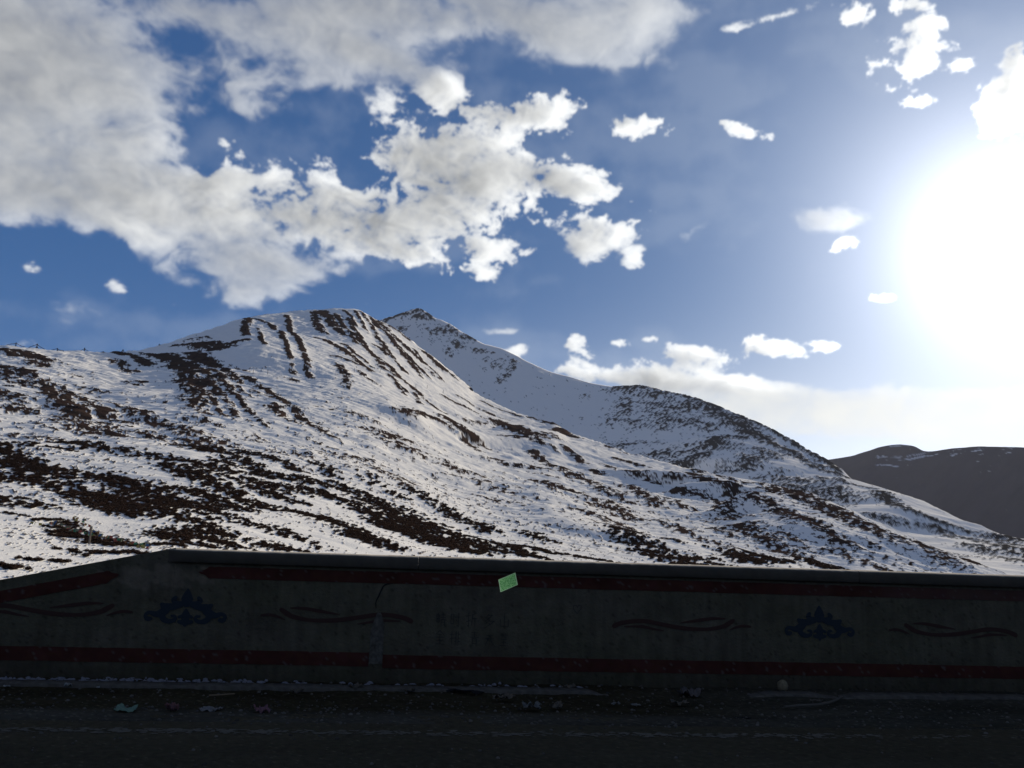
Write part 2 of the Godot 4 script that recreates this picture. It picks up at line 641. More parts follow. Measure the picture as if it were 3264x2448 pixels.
func build_land() -> void:
	var front_crest_height := PackedFloat32Array([56.64, 56.64, 56.64, 56.64, 56.64, 56.64, 56.64, 56.64, 56.64, 56.64, 56.64, 56.64, 56.64, 56.64, 56.64, 56.64, 56.64, 56.64, 56.64, 56.64, 56.64, 56.64, 56.64, 56.64, 56.64, 56.64, 56.64, 56.64, 56.64, 56.64, 56.64, 56.64, 56.64, 56.64, 56.64, 56.64, 56.64, 56.64, 56.64, 56.64, 56.65, 56.66, 56.67, 56.69, 56.73, 57.47, 58.56, 59.67, 60.77, 61.89, 63, 64.11, 65.22, 66.32, 67.42, 68.52, 69.61, 70.7, 71.76, 72.81, 73.86, 74.9, 75.94, 76.98, 78.01, 79.03, 80.05, 81.07, 82.08, 82.89, 83.63, 84.37, 85.1, 85.85, 86.61, 87.4, 88.23, 89.09, 90.06, 91.09, 92.1, 92.94, 93.84, 94.83, 95.89, 97.05, 98.31, 99.68, 101.2, 102.88, 105.38, 108.32, 111.53, 115.9, 121.05, 126.86, 133.05, 139.52, 146.23, 153.16, 160.18, 167.14, 174.25, 181.48, 188.8, 195.04, 201.05, 206.8, 212.29, 217.51, 222.3, 226.9, 231.35, 235.64, 239.57, 243.09, 246.26, 248.62, 250.52, 249.17, 245.2, 240.04, 236.11, 231.85, 226.14, 219.01, 211.75, 204.34, 196.72, 189.02, 181.29, 173.41, 165.56, 157.78, 149.34, 139.63, 133.71, 128.23, 123.27, 118.37, 113.76, 109.89, 106.08, 102.34, 98.92, 95.89, 92.93, 87.24, 81.52, 78.54, 75.59, 72.45, 69.37, 66.37, 63.46, 60.62, 58.01, 55.94, 53.96, 52.01, 49.91, 47.89, 45.93, 44.1, 42.71, 41.35, 40.01, 38.68, 37.38, 36.1, 34.83, 33.59, 32.36, 31.09, 29.85, 28.64, 27.24, 25.28, 23.38, 21.52, 19.51, 17.21, 14.96, 12.79, 10.88, 9.01, 7.19, 5.53, 4, 2.51, 1.05, -0.29, -1.52, -2.71, -3.86, -4.58, -5.29, -5.99, -6.78, -7.99, -9.19, -10.51, -11.78, -12.96, -14.14, -15.3, -16.45, -17.59, -18.71, -19.82, -20.73, -21.45, -22.15, -22.84, -23.51, -24.18, -24.83, -25.47, -26.12, -26.77, -27.44, -27.82, -27.74, -27.68, -27.64, -27.62, -27.61, -27.61, -27.61, -27.61, -27.61, -27.61, -27.61])
	var front_crest_range := PackedFloat32Array([520, 520, 520, 520, 520, 520, 520, 520, 520, 520, 520, 520, 520, 520, 520, 520, 520, 520, 520, 520, 520, 520, 520, 520, 520, 520, 520, 520, 520, 520, 520, 520, 520, 520, 520, 520, 520, 520, 520, 520, 520.1, 520.1, 520.3, 520.5, 520.8, 521.2, 521.7, 522.2, 522.9, 523.5, 524.2, 524.9, 525.6, 526.3, 527, 527.6, 528.3, 528.9, 529.6, 530.2, 530.8, 531.4, 532, 532.6, 533.2, 533.7, 534.3, 534.8, 535.4, 535.9, 536.4, 537, 537.6, 538.2, 539, 540, 541.3, 542.8, 544.6, 546.8, 549.3, 552.2, 555.6, 559.5, 563.8, 568.7, 574, 580.1, 586.9, 594.8, 603.8, 614.2, 625.9, 639.1, 653.5, 669.2, 685.8, 703.2, 721.1, 739.3, 757.7, 776.2, 794.8, 813.4, 831.7, 849.6, 866.9, 883.3, 898.7, 913.1, 926.6, 939.2, 951, 962.1, 972.3, 981.5, 989.5, 995.8, 1000.4, 1003.1, 1003.9, 1002.9, 1000.3, 996.3, 991.2, 985, 978, 970.1, 961.3, 951.8, 941.6, 930.7, 919.4, 907.7, 895.7, 883.5, 871.1, 858.5, 845.8, 832.9, 819.9, 806.9, 793.9, 781, 768.3, 755.7, 743.5, 731.4, 719.6, 708, 696.5, 685.2, 673.9, 662.7, 651.6, 640.7, 630.1, 620, 610.4, 601.4, 592.9, 585, 577.5, 570.4, 563.5, 556.7, 549.9, 543.1, 536.3, 529.4, 522.5, 515.6, 508.8, 502.1, 495.5, 489.2, 483.1, 477.2, 471.6, 466.2, 461, 455.9, 450.8, 445.8, 440.7, 435.6, 430.4, 425.3, 420.3, 415.3, 410.6, 406.1, 401.9, 398, 394.3, 390.9, 387.6, 384.5, 381.5, 378.6, 375.8, 373.1, 370.6, 368.2, 365.9, 363.7, 361.6, 359.6, 357.6, 355.5, 353.5, 351.4, 349.3, 347.2, 345, 342.8, 340.7, 338.7, 336.7, 335, 333.6, 332.4, 331.5, 330.8, 330.4, 330.2, 330, 330, 330, 330, 330, 330, 330])
	var front_foot_height := PackedFloat32Array([-1.2, -1.2, -1.2, -1.2, -1.2, -1.2, -1.2, -1.2, -1.2, -1.2, -1.2, -1.2, -1.2, -1.2, -1.2, -1.2, -1.2, -1.2, -1.2, -1.2, -1.2, -1.2, -1.2, -1.2, -1.2, -1.2, -1.2, -1.2, -1.2, -1.2, -1.2, -1.2, -1.2, -1.2, -1.2, -1.2, -1.2, -1.2, -1.2, -1.2, -1.2, -1.2, -1.2, -1.2, -1.2, -1.2, -1.21, -1.21, -1.22, -1.23, -1.24, -1.25, -1.26, -1.28, -1.29, -1.3, -1.31, -1.33, -1.34, -1.35, -1.36, -1.37, -1.38, -1.38, -1.39, -1.4, -1.41, -1.41, -1.42, -1.42, -1.43, -1.43, -1.44, -1.44, -1.45, -1.45, -1.45, -1.46, -1.47, -1.48, -1.5, -1.51, -1.53, -1.55, -1.57, -1.58, -1.59, -1.59, -1.59, -1.58, -1.57, -1.56, -1.53, -1.51, -1.48, -1.46, -1.44, -1.43, -1.43, -1.43, -1.46, -1.49, -1.53, -1.58, -1.63, -1.68, -1.73, -1.79, -1.84, -1.89, -1.94, -1.99, -2.04, -2.1, -2.15, -2.2, -2.25, -2.31, -2.36, -2.42, -2.49, -2.55, -2.62, -2.69, -2.76, -2.84, -2.91, -2.98, -3.06, -3.13, -3.21, -3.28, -3.35, -3.42, -3.5, -3.57, -3.64, -3.71, -3.78, -3.85, -3.92, -3.99, -4.05, -4.12, -4.19, -4.25, -4.31, -4.37, -4.43, -4.49, -4.55, -4.61, -4.67, -4.73, -4.78, -4.84, -4.89, -4.95, -5, -5.05, -5.1, -5.16, -5.21, -5.26, -5.32, -5.38, -5.44, -5.5, -5.56, -5.63, -5.69, -5.76, -5.82, -5.88, -5.94, -6, -6.06, -6.12, -6.18, -6.23, -6.29, -6.34, -6.4, -6.46, -6.53, -6.61, -6.7, -6.81, -6.93, -7.07, -7.22, -7.38, -7.55, -7.73, -7.91, -8.09, -8.28, -8.49, -8.72, -8.98, -9.3, -9.68, -10.13, -10.63, -11.2, -11.82, -12.48, -13.16, -13.85, -14.55, -15.25, -15.95, -16.65, -17.34, -18.03, -18.72, -19.38, -20.01, -20.58, -21.09, -21.53, -21.87, -22.14, -22.32, -22.44, -22.5, -22.53, -22.54, -22.55, -22.55, -22.55, -22.55, -22.55])
	var front_foot_range := PackedFloat32Array([30, 30, 30, 30, 30, 30, 30, 30, 30, 30, 30, 30, 30, 30, 30, 30, 30, 30, 30, 30, 30, 30, 30, 30, 30, 30, 30, 30, 30, 30, 30, 30, 30, 30, 30, 30, 30, 30, 30, 30, 30, 30, 30, 30.01, 30.03, 30.07, 30.13, 30.21, 30.32, 30.46, 30.62, 30.8, 31, 31.21, 31.41, 31.62, 31.83, 32.03, 32.23, 32.42, 32.61, 32.8, 32.99, 33.17, 33.36, 33.54, 33.71, 33.89, 34.06, 34.23, 34.39, 34.56, 34.72, 34.88, 35.05, 35.23, 35.45, 35.74, 36.12, 36.61, 37.25, 38.02, 38.93, 39.96, 41.09, 42.29, 43.53, 44.78, 46.03, 47.27, 48.5, 49.71, 50.92, 52.12, 53.31, 54.5, 55.7, 56.9, 58.1, 59.31, 60.53, 61.76, 62.99, 64.22, 65.44, 66.67, 67.88, 69.09, 70.3, 71.5, 72.69, 73.87, 75.05, 76.23, 77.4, 78.57, 79.75, 80.93, 82.14, 83.39, 84.66, 85.98, 87.34, 88.74, 90.18, 91.63, 93.1, 94.58, 96.06, 97.54, 99.02, 100.5, 101.97, 103.44, 104.91, 106.38, 107.85, 109.33, 110.83, 112.34, 113.87, 115.43, 117.01, 118.61, 120.24, 121.89, 123.55, 125.21, 126.89, 128.56, 130.24, 131.92, 133.6, 135.29, 136.98, 138.67, 140.37, 142.07, 143.78, 145.49, 147.23, 149, 150.82, 152.69, 154.64, 156.66, 158.75, 160.92, 163.15, 165.42, 167.74, 170.08, 172.45, 174.82, 177.21, 179.61, 182.02, 184.45, 186.89, 189.34, 191.81, 194.3, 196.8, 199.32, 201.86, 204.41, 206.99, 209.58, 212.2, 214.84, 217.5, 220.18, 222.88, 225.61, 228.37, 231.14, 233.91, 236.62, 239.22, 241.62, 243.77, 245.6, 247.08, 248.21, 249.01, 249.52, 249.81, 249.95, 249.99, 250, 250, 250, 250, 250, 250, 250, 250, 250, 250, 250, 250, 250, 250, 250, 250, 250, 250, 250, 250, 250, 250, 250, 250])
	var back_crest_height := PackedFloat32Array([481, 487.05, 492.94, 497.88, 502.32, 506.65, 510.89, 515.05, 519.16, 524.5, 530.49, 537.38, 544.4, 551.48, 558.55, 561.43, 552.17, 539.73, 532.67, 522.92, 510.43, 496.55, 483.28, 473.67, 465.77, 459.57, 453.37, 444.1, 434.23, 424.37, 414.52, 406.72, 399.02, 391.32, 383.83, 377.92, 372, 366.09, 360.17, 355.5, 351.41, 347.28, 343.08, 343.11, 343.06, 342.31, 337.07, 330.64, 323.99, 317.24, 311.11, 304.85, 298.53, 290.83, 281.72, 272.7, 263.78, 254.7, 245.7, 236.76, 226.95, 215.7, 204.48, 193.28, 181.86, 170.47, 159.16, 148.58, 138.57, 128.77, 117, 104.06, 90.51, 82.37, 75.08, 67.88, 59.71, 51.92, 44.51, 38.09, 33.72, 29.55, 25.58, 22.26, 19.65, 17.16, 14.76, 13.14, 11.8, 10.52, 9.24, 7.53, 5.86, 4.23, 2.64, 1.07, -0.49, -2.02, -3.53, -4.96, -6.37, -7.77, -9.14, -10.49, -11.83, -13.14, -14.45, -15.74, -17.03, -18.32, -18.55, -18.5, -18.47, -18.45, -18.43, -18.43, -18.43, -18.43, -18.43, -18.43, -18.43])
	var back_crest_range := PackedFloat32Array([2255.4, 2253, 2250.2, 2247, 2243.4, 2239.5, 2235.5, 2231.5, 2227.4, 2223.3, 2219.2, 2215, 2210.7, 2206.2, 2201.4, 2196.4, 2191.1, 2185.5, 2179.7, 2173.8, 2167.7, 2161.5, 2155.3, 2149.1, 2142.9, 2136.6, 2130.4, 2124.1, 2117.8, 2111.6, 2105.3, 2099, 2092.7, 2086.4, 2080, 2073.7, 2067.3, 2060.9, 2054.5, 2048.1, 2041.6, 2035, 2027.9, 2020.2, 2011.6, 2001.7, 1990.3, 1977.4, 1962.9, 1947, 1929.8, 1911.7, 1892.9, 1873.6, 1854.2, 1834.6, 1814.9, 1795.1, 1775.2, 1754.9, 1733.9, 1711.9, 1688.6, 1663.5, 1636.5, 1607.5, 1576.4, 1543.5, 1509.3, 1474.1, 1438.4, 1402.8, 1367.5, 1332.6, 1298.4, 1264.8, 1232.1, 1200.6, 1170.4, 1141.7, 1114.6, 1089.1, 1065.1, 1042.5, 1021.1, 1000.8, 981.4, 963.2, 946.4, 931.1, 917.8, 906.3, 896.7, 888.7, 882, 876.2, 870.9, 865.9, 860.9, 855.8, 850.7, 845.4, 840.1, 834.8, 829.5, 824.3, 819.3, 814.8, 810.8, 807.5, 804.8, 802.9, 801.5, 800.7, 800.2, 800.1, 800, 800, 800, 800, 800])
	var back_foot_height := PackedFloat32Array([3.87, 4.12, 4.42, 4.77, 5.15, 5.56, 5.99, 6.43, 6.87, 7.3, 7.74, 8.18, 8.61, 9.05, 9.48, 9.92, 10.35, 10.78, 11.21, 11.65, 12.08, 12.51, 12.93, 13.36, 13.77, 14.16, 14.53, 14.85, 15.12, 15.34, 15.51, 15.63, 15.7, 15.74, 15.75, 15.74, 15.73, 15.71, 15.69, 15.66, 15.64, 15.61, 15.57, 15.53, 15.49, 15.45, 15.4, 15.33, 15.21, 15.01, 14.71, 14.26, 13.65, 12.87, 11.94, 10.86, 9.69, 8.45, 7.18, 5.91, 4.68, 3.49, 2.34, 1.25, 0.2, -0.8, -1.76, -2.68, -3.58, -4.47, -5.38, -6.3, -7.26, -8.26, -9.29, -10.34, -11.41, -12.47, -13.51, -14.53, -15.49, -16.41, -17.28, -18.09, -18.84, -19.54, -20.19, -20.79, -21.36, -21.91, -22.46, -23.02, -23.6, -24.19, -24.79, -25.41, -26.02, -26.64, -27.24, -27.83, -28.41, -28.98, -29.54, -30.09, -30.61, -31.09, -31.53, -31.92, -32.25, -32.51, -32.7, -32.84, -32.93, -32.98, -33.01, -33.01, -33.02, -33.02, -33.02, -33.02, -33.02])
	var back_foot_range := PackedFloat32Array([1350, 1350, 1350, 1350, 1350, 1350, 1350, 1350, 1350, 1350, 1350, 1350, 1350, 1350, 1350, 1350, 1350, 1350, 1350, 1350, 1350, 1350, 1349.98, 1349.86, 1349.45, 1348.52, 1346.8, 1344.03, 1340.03, 1334.66, 1327.92, 1319.89, 1310.74, 1300.72, 1290.09, 1279.1, 1267.94, 1256.74, 1245.53, 1234.29, 1223.04, 1211.77, 1200.47, 1189.15, 1177.81, 1166.44, 1155.02, 1143.49, 1131.74, 1119.62, 1106.95, 1093.57, 1079.38, 1064.29, 1048.3, 1031.46, 1013.88, 995.71, 977.1, 958.19, 939.11, 919.9, 900.59, 881.16, 861.62, 841.95, 822.21, 802.48, 782.94, 763.79, 745.24, 727.46, 710.57, 694.63, 679.59, 665.36, 651.76, 638.59, 625.65, 612.76, 599.8, 586.71, 573.5, 560.18, 546.87, 533.77, 521.15, 509.32, 498.57, 489.12, 481.11, 474.55, 469.36, 465.34, 462.22, 459.72, 457.55, 455.51, 453.47, 451.41, 449.32, 447.2, 445.06, 442.9, 440.78, 438.73, 436.82, 435.11, 433.63, 432.43, 431.5, 430.84, 430.41, 430.17, 430.05, 430.01, 430, 430, 430, 430, 430])
	var far_crest_height := PackedFloat32Array([348.94, 348.94, 348.94, 348.94, 348.94, 348.94, 348.94, 348.94, 348.94, 350.12, 352.56, 354.98, 357.37, 359.73, 362.07, 364.37, 366.65, 368.9, 371.13, 373.32, 375.49, 380.07, 384.97, 389.84, 394.68, 399.49, 405.52, 412.2, 419.79, 433.54, 446.95, 461.96, 469.79, 472.52, 468.36, 456.14, 430.33, 422.37, 421, 419.17, 415.44, 411.08, 406.71, 400.41, 393.99, 387.97, 382.43, 376.44, 370.11, 364.3, 358.91, 353.84, 348.99, 346.83, 348.18, 349.46, 350.66, 351.78, 352.81, 353.76, 354.63, 355.42, 356.16, 356.87, 357.58, 358.32, 359.11, 355.5, 348.59, 341.8, 335.12, 328.52, 321.96, 315.42, 305.22, 294.52, 283.86, 273.26, 262.75, 252.36, 242.11, 232, 224.47, 224.06, 223.76, 223.57, 223.46, 223.4, 223.39, 223.38, 223.38, 223.38, 223.38, 223.38, 223.38, 223.38, 223.38, 223.38, 223.38, 223.38, 223.38, 223.38, 223.38, 223.38, 223.38])
	var far_crest_range := PackedFloat32Array([4600, 4600, 4600, 4600, 4600, 4600, 4600, 4600, 4600, 4600, 4600, 4600, 4600, 4600, 4600, 4600, 4600, 4600, 4600, 4600, 4600, 4600, 4600, 4600, 4600, 4600, 4600, 4599.8, 4599, 4596.4, 4590.8, 4580.7, 4564.8, 4542.1, 4512, 4474.6, 4430.3, 4380.1, 4325.2, 4266.9, 4206.8, 4146, 4085.9, 4027.7, 3972.5, 3921.3, 3875, 3834, 3798.5, 3768, 3741.8, 3718.8, 3697.9, 3678.2, 3658.8, 3639.3, 3619.6, 3599.7, 3579.6, 3559.1, 3538.5, 3517.7, 3497, 3476.6, 3456.8, 3437.9, 3420, 3403.2, 3387.6, 3373, 3359.2, 3346.1, 3333.2, 3320.5, 3307.6, 3294.5, 3281.2, 3268.1, 3255.3, 3243.4, 3232.6, 3223.3, 3215.6, 3209.7, 3205.5, 3202.7, 3201.1, 3200.3, 3200.1, 3200, 3200, 3200, 3200, 3200, 3200, 3200, 3200, 3200, 3200, 3200, 3200, 3200, 3200, 3200, 3200])
	var far_foot_height := PackedFloat32Array([-213.98, -213.98, -213.98, -213.98, -213.98, -213.98, -213.98, -213.98, -213.98, -213.98, -213.98, -213.98, -213.98, -213.98, -213.98, -213.98, -213.98, -213.98, -213.98, -213.98, -213.98, -213.98, -213.98, -213.98, -213.98, -213.98, -213.98, -213.97, -213.93, -213.81, -213.55, -213.08, -212.33, -211.27, -209.86, -208.11, -206.04, -203.69, -201.12, -198.39, -195.58, -192.73, -189.92, -187.2, -184.61, -182.22, -180.05, -178.13, -176.47, -175.04, -173.81, -172.74, -171.76, -170.84, -169.93, -169.02, -168.1, -167.17, -166.22, -165.27, -164.3, -163.33, -162.36, -161.41, -160.48, -159.59, -158.75, -157.97, -157.24, -156.55, -155.91, -155.3, -154.7, -154.1, -153.49, -152.88, -152.26, -151.65, -151.05, -150.49, -149.99, -149.55, -149.19, -148.91, -148.72, -148.59, -148.51, -148.48, -148.46, -148.46, -148.46, -148.46, -148.46, -148.46, -148.46, -148.46, -148.46, -148.46, -148.46, -148.46, -148.46, -148.46, -148.46, -148.46, -148.46])
	var far_foot_range := PackedFloat32Array([3588, 3588, 3588, 3588, 3588, 3588, 3588, 3588, 3588, 3588, 3588, 3588, 3588, 3588, 3588, 3588, 3588, 3588, 3588, 3588, 3588, 3588, 3588, 3588, 3588, 3588, 3588, 3587.88, 3587.21, 3585.2, 3580.81, 3572.92, 3560.52, 3542.82, 3519.38, 3490.18, 3455.62, 3416.44, 3373.63, 3328.22, 3281.28, 3233.87, 3187.01, 3141.6, 3098.52, 3058.59, 3022.48, 2990.55, 2962.84, 2939.04, 2918.57, 2900.64, 2884.38, 2869, 2853.88, 2838.68, 2823.31, 2807.77, 2792.05, 2776.13, 2760.03, 2743.84, 2727.69, 2711.79, 2696.34, 2681.55, 2667.57, 2654.49, 2642.29, 2630.91, 2620.19, 2609.93, 2599.92, 2589.97, 2579.91, 2569.69, 2559.36, 2549.1, 2539.16, 2529.84, 2521.42, 2514.15, 2508.19, 2503.58, 2500.27, 2498.11, 2496.86, 2496.26, 2496.04, 2496, 2496, 2496, 2496, 2496, 2496, 2496, 2496, 2496, 2496, 2496, 2496, 2496, 2496, 2496, 2496])
	# the near slope and the first mountain
	begin_slope(front_crest_height, front_crest_range, front_foot_height, front_foot_range, -70.0, -68.0, 44.0, FRONT_COLUMNS, FRONT_ROWS, 1.15)
	front_ridges()
	front_streaks()
	# more of the same beyond the left edge of the view
	rng.seed = 29
	for k in 26:
		var b := deg_to_rad(rng.randf_range(-66.0, -34.0))
		var r := rng.randf_range(70.0, 520.0)
		var line := []
		for q in 4:
			line.append(Vector2(sin(b), -cos(b)) * r)
			b += rng.randf_range(0.02, 0.06)
			r *= rng.randf_range(0.72, 0.92)
		streak(rng.randf_range(0.75, 1.0), r * 0.03, r * 0.04, line)
	finish_front()
	# the second mountain
	begin_slope(back_crest_height, back_crest_range, back_foot_height, back_foot_range, -14.0, -13.0, 45.0, 900, 280, 1.0)
	back_ridges()
	back_streaks()
	finish_back()
	# the brown hill far down the valley
	begin_slope(far_crest_height, far_crest_range, far_foot_height, far_foot_range, 8.0, 9.0, 58.0, 860, 160, 1.0)
	far_streaks()
	finish_far()
	var plain := PackedVector3Array()
	var shade := PackedColorArray()
	for i in 97:
		for j in 20:
			var b := TAU * i / 96.0
			var r := exp(lerpf(log(60.0), log(6000.0), j / 19.0))
			plain.append(Vector3(r * sin(b), -40.0 - r * 0.02, r * -cos(b)))
			shade.append(Color(0.3, 0.3, 0.31))
	setting("valley_floor", sheet(plain, shade, 97, 20), tinted())


func front_ridges() -> void:
	ridge(0.01, 0.045, 0.085, [Vector2(-63, -421), Vector2(-56, -444), Vector2(-50, -478), Vector2(-39, -491), Vector2(-26, -493), Vector2(-18, -488)])
	ridge(0.01, 0.05, 0.085, [Vector2(-10, -622), Vector2(2, -616), Vector2(12, -602), Vector2(19, -566), Vector2(21, -514)])
	ridge(0.024, 0.06, 0.085, [Vector2(89, -345), Vector2(97, -341), Vector2(97, -325), Vector2(97, -303), Vector2(95, -279), Vector2(95, -262), Vector2(87, -224)])
	ridge(0.0168, 0.05, 0.085, [Vector2(82, -436), Vector2(90, -442), Vector2(99, -444), Vector2(102, -418), Vector2(103, -394)])
	ridge(0.0192, 0.05, 0.085, [Vector2(128, -396), Vector2(131, -385), Vector2(131, -365), Vector2(130, -332), Vector2(128, -300), Vector2(126, -268), Vector2(119, -234)])
	ridge(0.0096, 0.05, 0.085, [Vector2(9, -346), Vector2(12, -311), Vector2(15, -278), Vector2(16, -225), Vector2(19, -205)])
	ridge(0.0144, 0.05, 0.08, [Vector2(-223, -708), Vector2(-193, -628), Vector2(-174, -570), Vector2(-154, -494)])
	pass


func back_ridges() -> void:
	ridge(0.012, 0.08, 0.085, [Vector2(380, -1469), Vector2(345, -1432), Vector2(306, -1366), Vector2(272, -1314)])
	ridge(0.0192, 0.1, 0.085, [Vector2(396, -1086), Vector2(409, -1060), Vector2(423, -1029), Vector2(415, -953), Vector2(400, -845), Vector2(391, -749)])
	pass


func front_streaks() -> void:
	streak(1, 14.7, 14, [Vector2(-267, -442), Vector2(-258, -438), Vector2(-244, -426)])
	streak(0.7, 8, 7.6, [Vector2(-236, -415), Vector2(-222, -398)])
	streak(1, 5.8, 5.8, [Vector2(-232, -380), Vector2(-221, -374), Vector2(-202, -355), Vector2(-178, -324), Vector2(-155, -291), Vector2(-135, -263), Vector2(-119, -235), Vector2(-107, -215)])
	streak(0.95, 7, 3.7, [Vector2(-186, -336), Vector2(-171, -322), Vector2(-157, -306), Vector2(-143, -290), Vector2(-128, -270), Vector2(-115, -255)])
	streak(0.8, 7.6, 6.7, [Vector2(-222, -365), Vector2(-206, -346), Vector2(-189, -326)])
	streak(1, 7.4, 6.4, [Vector2(-176, -290), Vector2(-160, -271), Vector2(-146, -252)])
	streak(0.9, 4.7, 4.7, [Vector2(-185, -306)])
	streak(1, 3, 6.5, [Vector2(-162, -317), Vector2(-151, -311), Vector2(-138, -299), Vector2(-126, -286), Vector2(-112, -267), Vector2(-101, -256), Vector2(-89, -238), Vector2(-81, -229)])
	streak(0.9, 5.1, 4.4, [Vector2(-119, -247), Vector2(-107, -228), Vector2(-99, -216)])
	streak(0.85, 5.9, 4.8, [Vector2(-111, -194), Vector2(-103, -194), Vector2(-96, -189), Vector2(-89, -185), Vector2(-81, -182), Vector2(-74, -179), Vector2(-64, -172), Vector2(-58, -172)])
	streak(0.5, 4.7, 4.7, [Vector2(-101, -170), Vector2(-92, -172)])
	streak(1, 5.2, 4.4, [Vector2(-86, -145), Vector2(-82, -144), Vector2(-75, -138), Vector2(-70, -137), Vector2(-66, -139), Vector2(-58, -131)])
	streak(0.9, 2.7, 2.7, [Vector2(-69.3, -117.2)])
	streak(1, 8.4, 7.5, [Vector2(-250, -538), Vector2(-233, -523), Vector2(-212, -487)])
	streak(0.8, 6.6, 5.9, [Vector2(-234, -496), Vector2(-214, -464), Vector2(-200, -442)])
	streak(0.6, 5.9, 5.7, [Vector2(-183, -407), Vector2(-175, -394)])
	streak(0.55, 6.4, 6.3, [Vector2(-173, -345), Vector2(-167, -343)])
	streak(0.45, 7.1, 7.3, [Vector2(-203, -374), Vector2(-205, -390)])
	streak(1, 9.7, 5.6, [Vector2(-228, -545), Vector2(-198, -498), Vector2(-170, -439), Vector2(-147, -390), Vector2(-128, -347), Vector2(-121, -323)])
	streak(0.95, 5.2, 4.9, [Vector2(-247, -557), Vector2(-223, -535)])
	streak(0.9, 4.5, 4.2, [Vector2(-120, -320), Vector2(-108, -302), Vector2(-103, -296)])
	streak(0.9, 2.1, 1.9, [Vector2(-128, -284), Vector2(-119, -275), Vector2(-111, -264)])
	streak(0.55, 6, 5.6, [Vector2(-105, -284), Vector2(-93, -269)])
	streak(0.7, 5, 4.5, [Vector2(-100, -234), Vector2(-94, -227), Vector2(-86, -218), Vector2(-80, -214)])
	streak(0.8, 5, 5, [Vector2(-77, -215)])
	streak(0.8, 4.5, 4.4, [Vector2(-128, -236), Vector2(-124, -234)])
	streak(0.8, 3.3, 3.2, [Vector2(-120, -217), Vector2(-114, -214), Vector2(-110, -213)])
	streak(0.92, 5.3, 5.5, [Vector2(-73, -123.4), Vector2(-70.9, -127.2), Vector2(-68.4, -130.9)])
	streak(0.9, 4.5, 3.2, [Vector2(-64.3, -121.9), Vector2(-58.7, -117.9), Vector2(-51.6, -108.9), Vector2(-44.5, -98.9), Vector2(-38.3, -90.1)])
	streak(0.9, 4.7, 3.8, [Vector2(-58.9, -131.9), Vector2(-51.7, -122.4), Vector2(-46.2, -115.8), Vector2(-41.5, -107.4)])
	streak(0.8, 3.4, 2.8, [Vector2(-42.3, -101.9), Vector2(-37.3, -95.4), Vector2(-32.3, -90.9), Vector2(-28.7, -86.3)])
	streak(0.9, 3.8, 3.3, [Vector2(-64, -162), Vector2(-58, -157), Vector2(-48, -143)])
	streak(0.8, 3.3, 3, [Vector2(-52.9, -132.2), Vector2(-48.5, -130.5), Vector2(-44.5, -128), Vector2(-41.3, -123.5)])
	streak(0.7, 2.8, 2.6, [Vector2(-42.3, -114.3), Vector2(-39, -108.9), Vector2(-34.9, -104.6)])
	streak(0.6, 2.9, 2.7, [Vector2(-56.2, -95.5), Vector2(-51, -90.4), Vector2(-48.3, -89.6)])
	streak(0.7, 1.6, 1.6, [Vector2(-45.6, -77.8)])
	streak(0.75, 1.7, 1.5, [Vector2(-41.8, -76.6), Vector2(-40.7, -78.9), Vector2(-37.5, -74.4), Vector2(-33.5, -67.5)])
	streak(0.6, 1.6, 1.5, [Vector2(-31.1, -66.5), Vector2(-28.5, -64.1)])
	streak(0.7, 1.2, 1.2, [Vector2(-26.7, -56)])
	streak(0.6, 0.8, 0.8, [Vector2(-28.5, -56.8)])
	streak(0.85, 1, 1, [Vector2(-24.4, -46)])
	streak(0.6, 1, 1, [Vector2(-23, -40.7)])
	streak(0.7, 0.8, 0.8, [Vector2(-25.2, -52.2)])
	streak(0.6, 1.7, 1.7, [Vector2(-25.2, -58)])
	streak(0.9, 0.6, 0.6, [Vector2(-27.4, -66.2)])
	streak(0.9, 0.6, 0.6, [Vector2(-26.8, -66.8)])
	streak(0.9, 1, 1, [Vector2(-26.3, -68.4)])
	streak(0.7, 1.8, 1.7, [Vector2(-30.5, -77.1), Vector2(-27, -72.7), Vector2(-24.9, -72.8)])
	streak(1, 14.5, 13.3, [Vector2(-232, -596), Vector2(-215, -580), Vector2(-193, -554)])
	streak(0.6, 9.6, 9.3, [Vector2(-246, -631), Vector2(-224, -622)])
	streak(1, 8.1, 7.4, [Vector2(-207, -538), Vector2(-190, -513), Vector2(-175, -493)])
	streak(1, 4.8, 4, [Vector2(-195, -504), Vector2(-174, -467), Vector2(-151, -427)])
	streak(1, 4.1, 3.3, [Vector2(-175, -476), Vector2(-160, -458), Vector2(-144, -420), Vector2(-128, -389)])
	streak(1, 4.6, 4, [Vector2(-170, -489), Vector2(-155, -462), Vector2(-140, -432)])
	streak(1, 9.5, 7.4, [Vector2(-162, -421), Vector2(-143, -384), Vector2(-127, -348), Vector2(-119, -331)])
	streak(1, 4.3, 1.1, [Vector2(-155, -421), Vector2(-140, -396), Vector2(-124, -361), Vector2(-113, -340), Vector2(-102, -313), Vector2(-96, -299)])
	streak(1, 1.6, 1.4, [Vector2(-125, -349), Vector2(-110, -319), Vector2(-99, -294)])
	streak(1, 3.1, 1.3, [Vector2(-144, -422), Vector2(-129, -386), Vector2(-116, -360), Vector2(-103, -332), Vector2(-92, -308), Vector2(-83, -288)])
	streak(0.9, 2.2, 2, [Vector2(-133, -410), Vector2(-121, -384), Vector2(-114, -372)])
	streak(0.95, 3.9, 2.4, [Vector2(-145, -457), Vector2(-129, -429), Vector2(-116, -408), Vector2(-104, -382), Vector2(-90, -358), Vector2(-77, -323), Vector2(-65, -303), Vector2(-59, -294)])
	streak(0.8, 4.2, 4.1, [Vector2(-124, -403), Vector2(-115, -391), Vector2(-109, -393)])
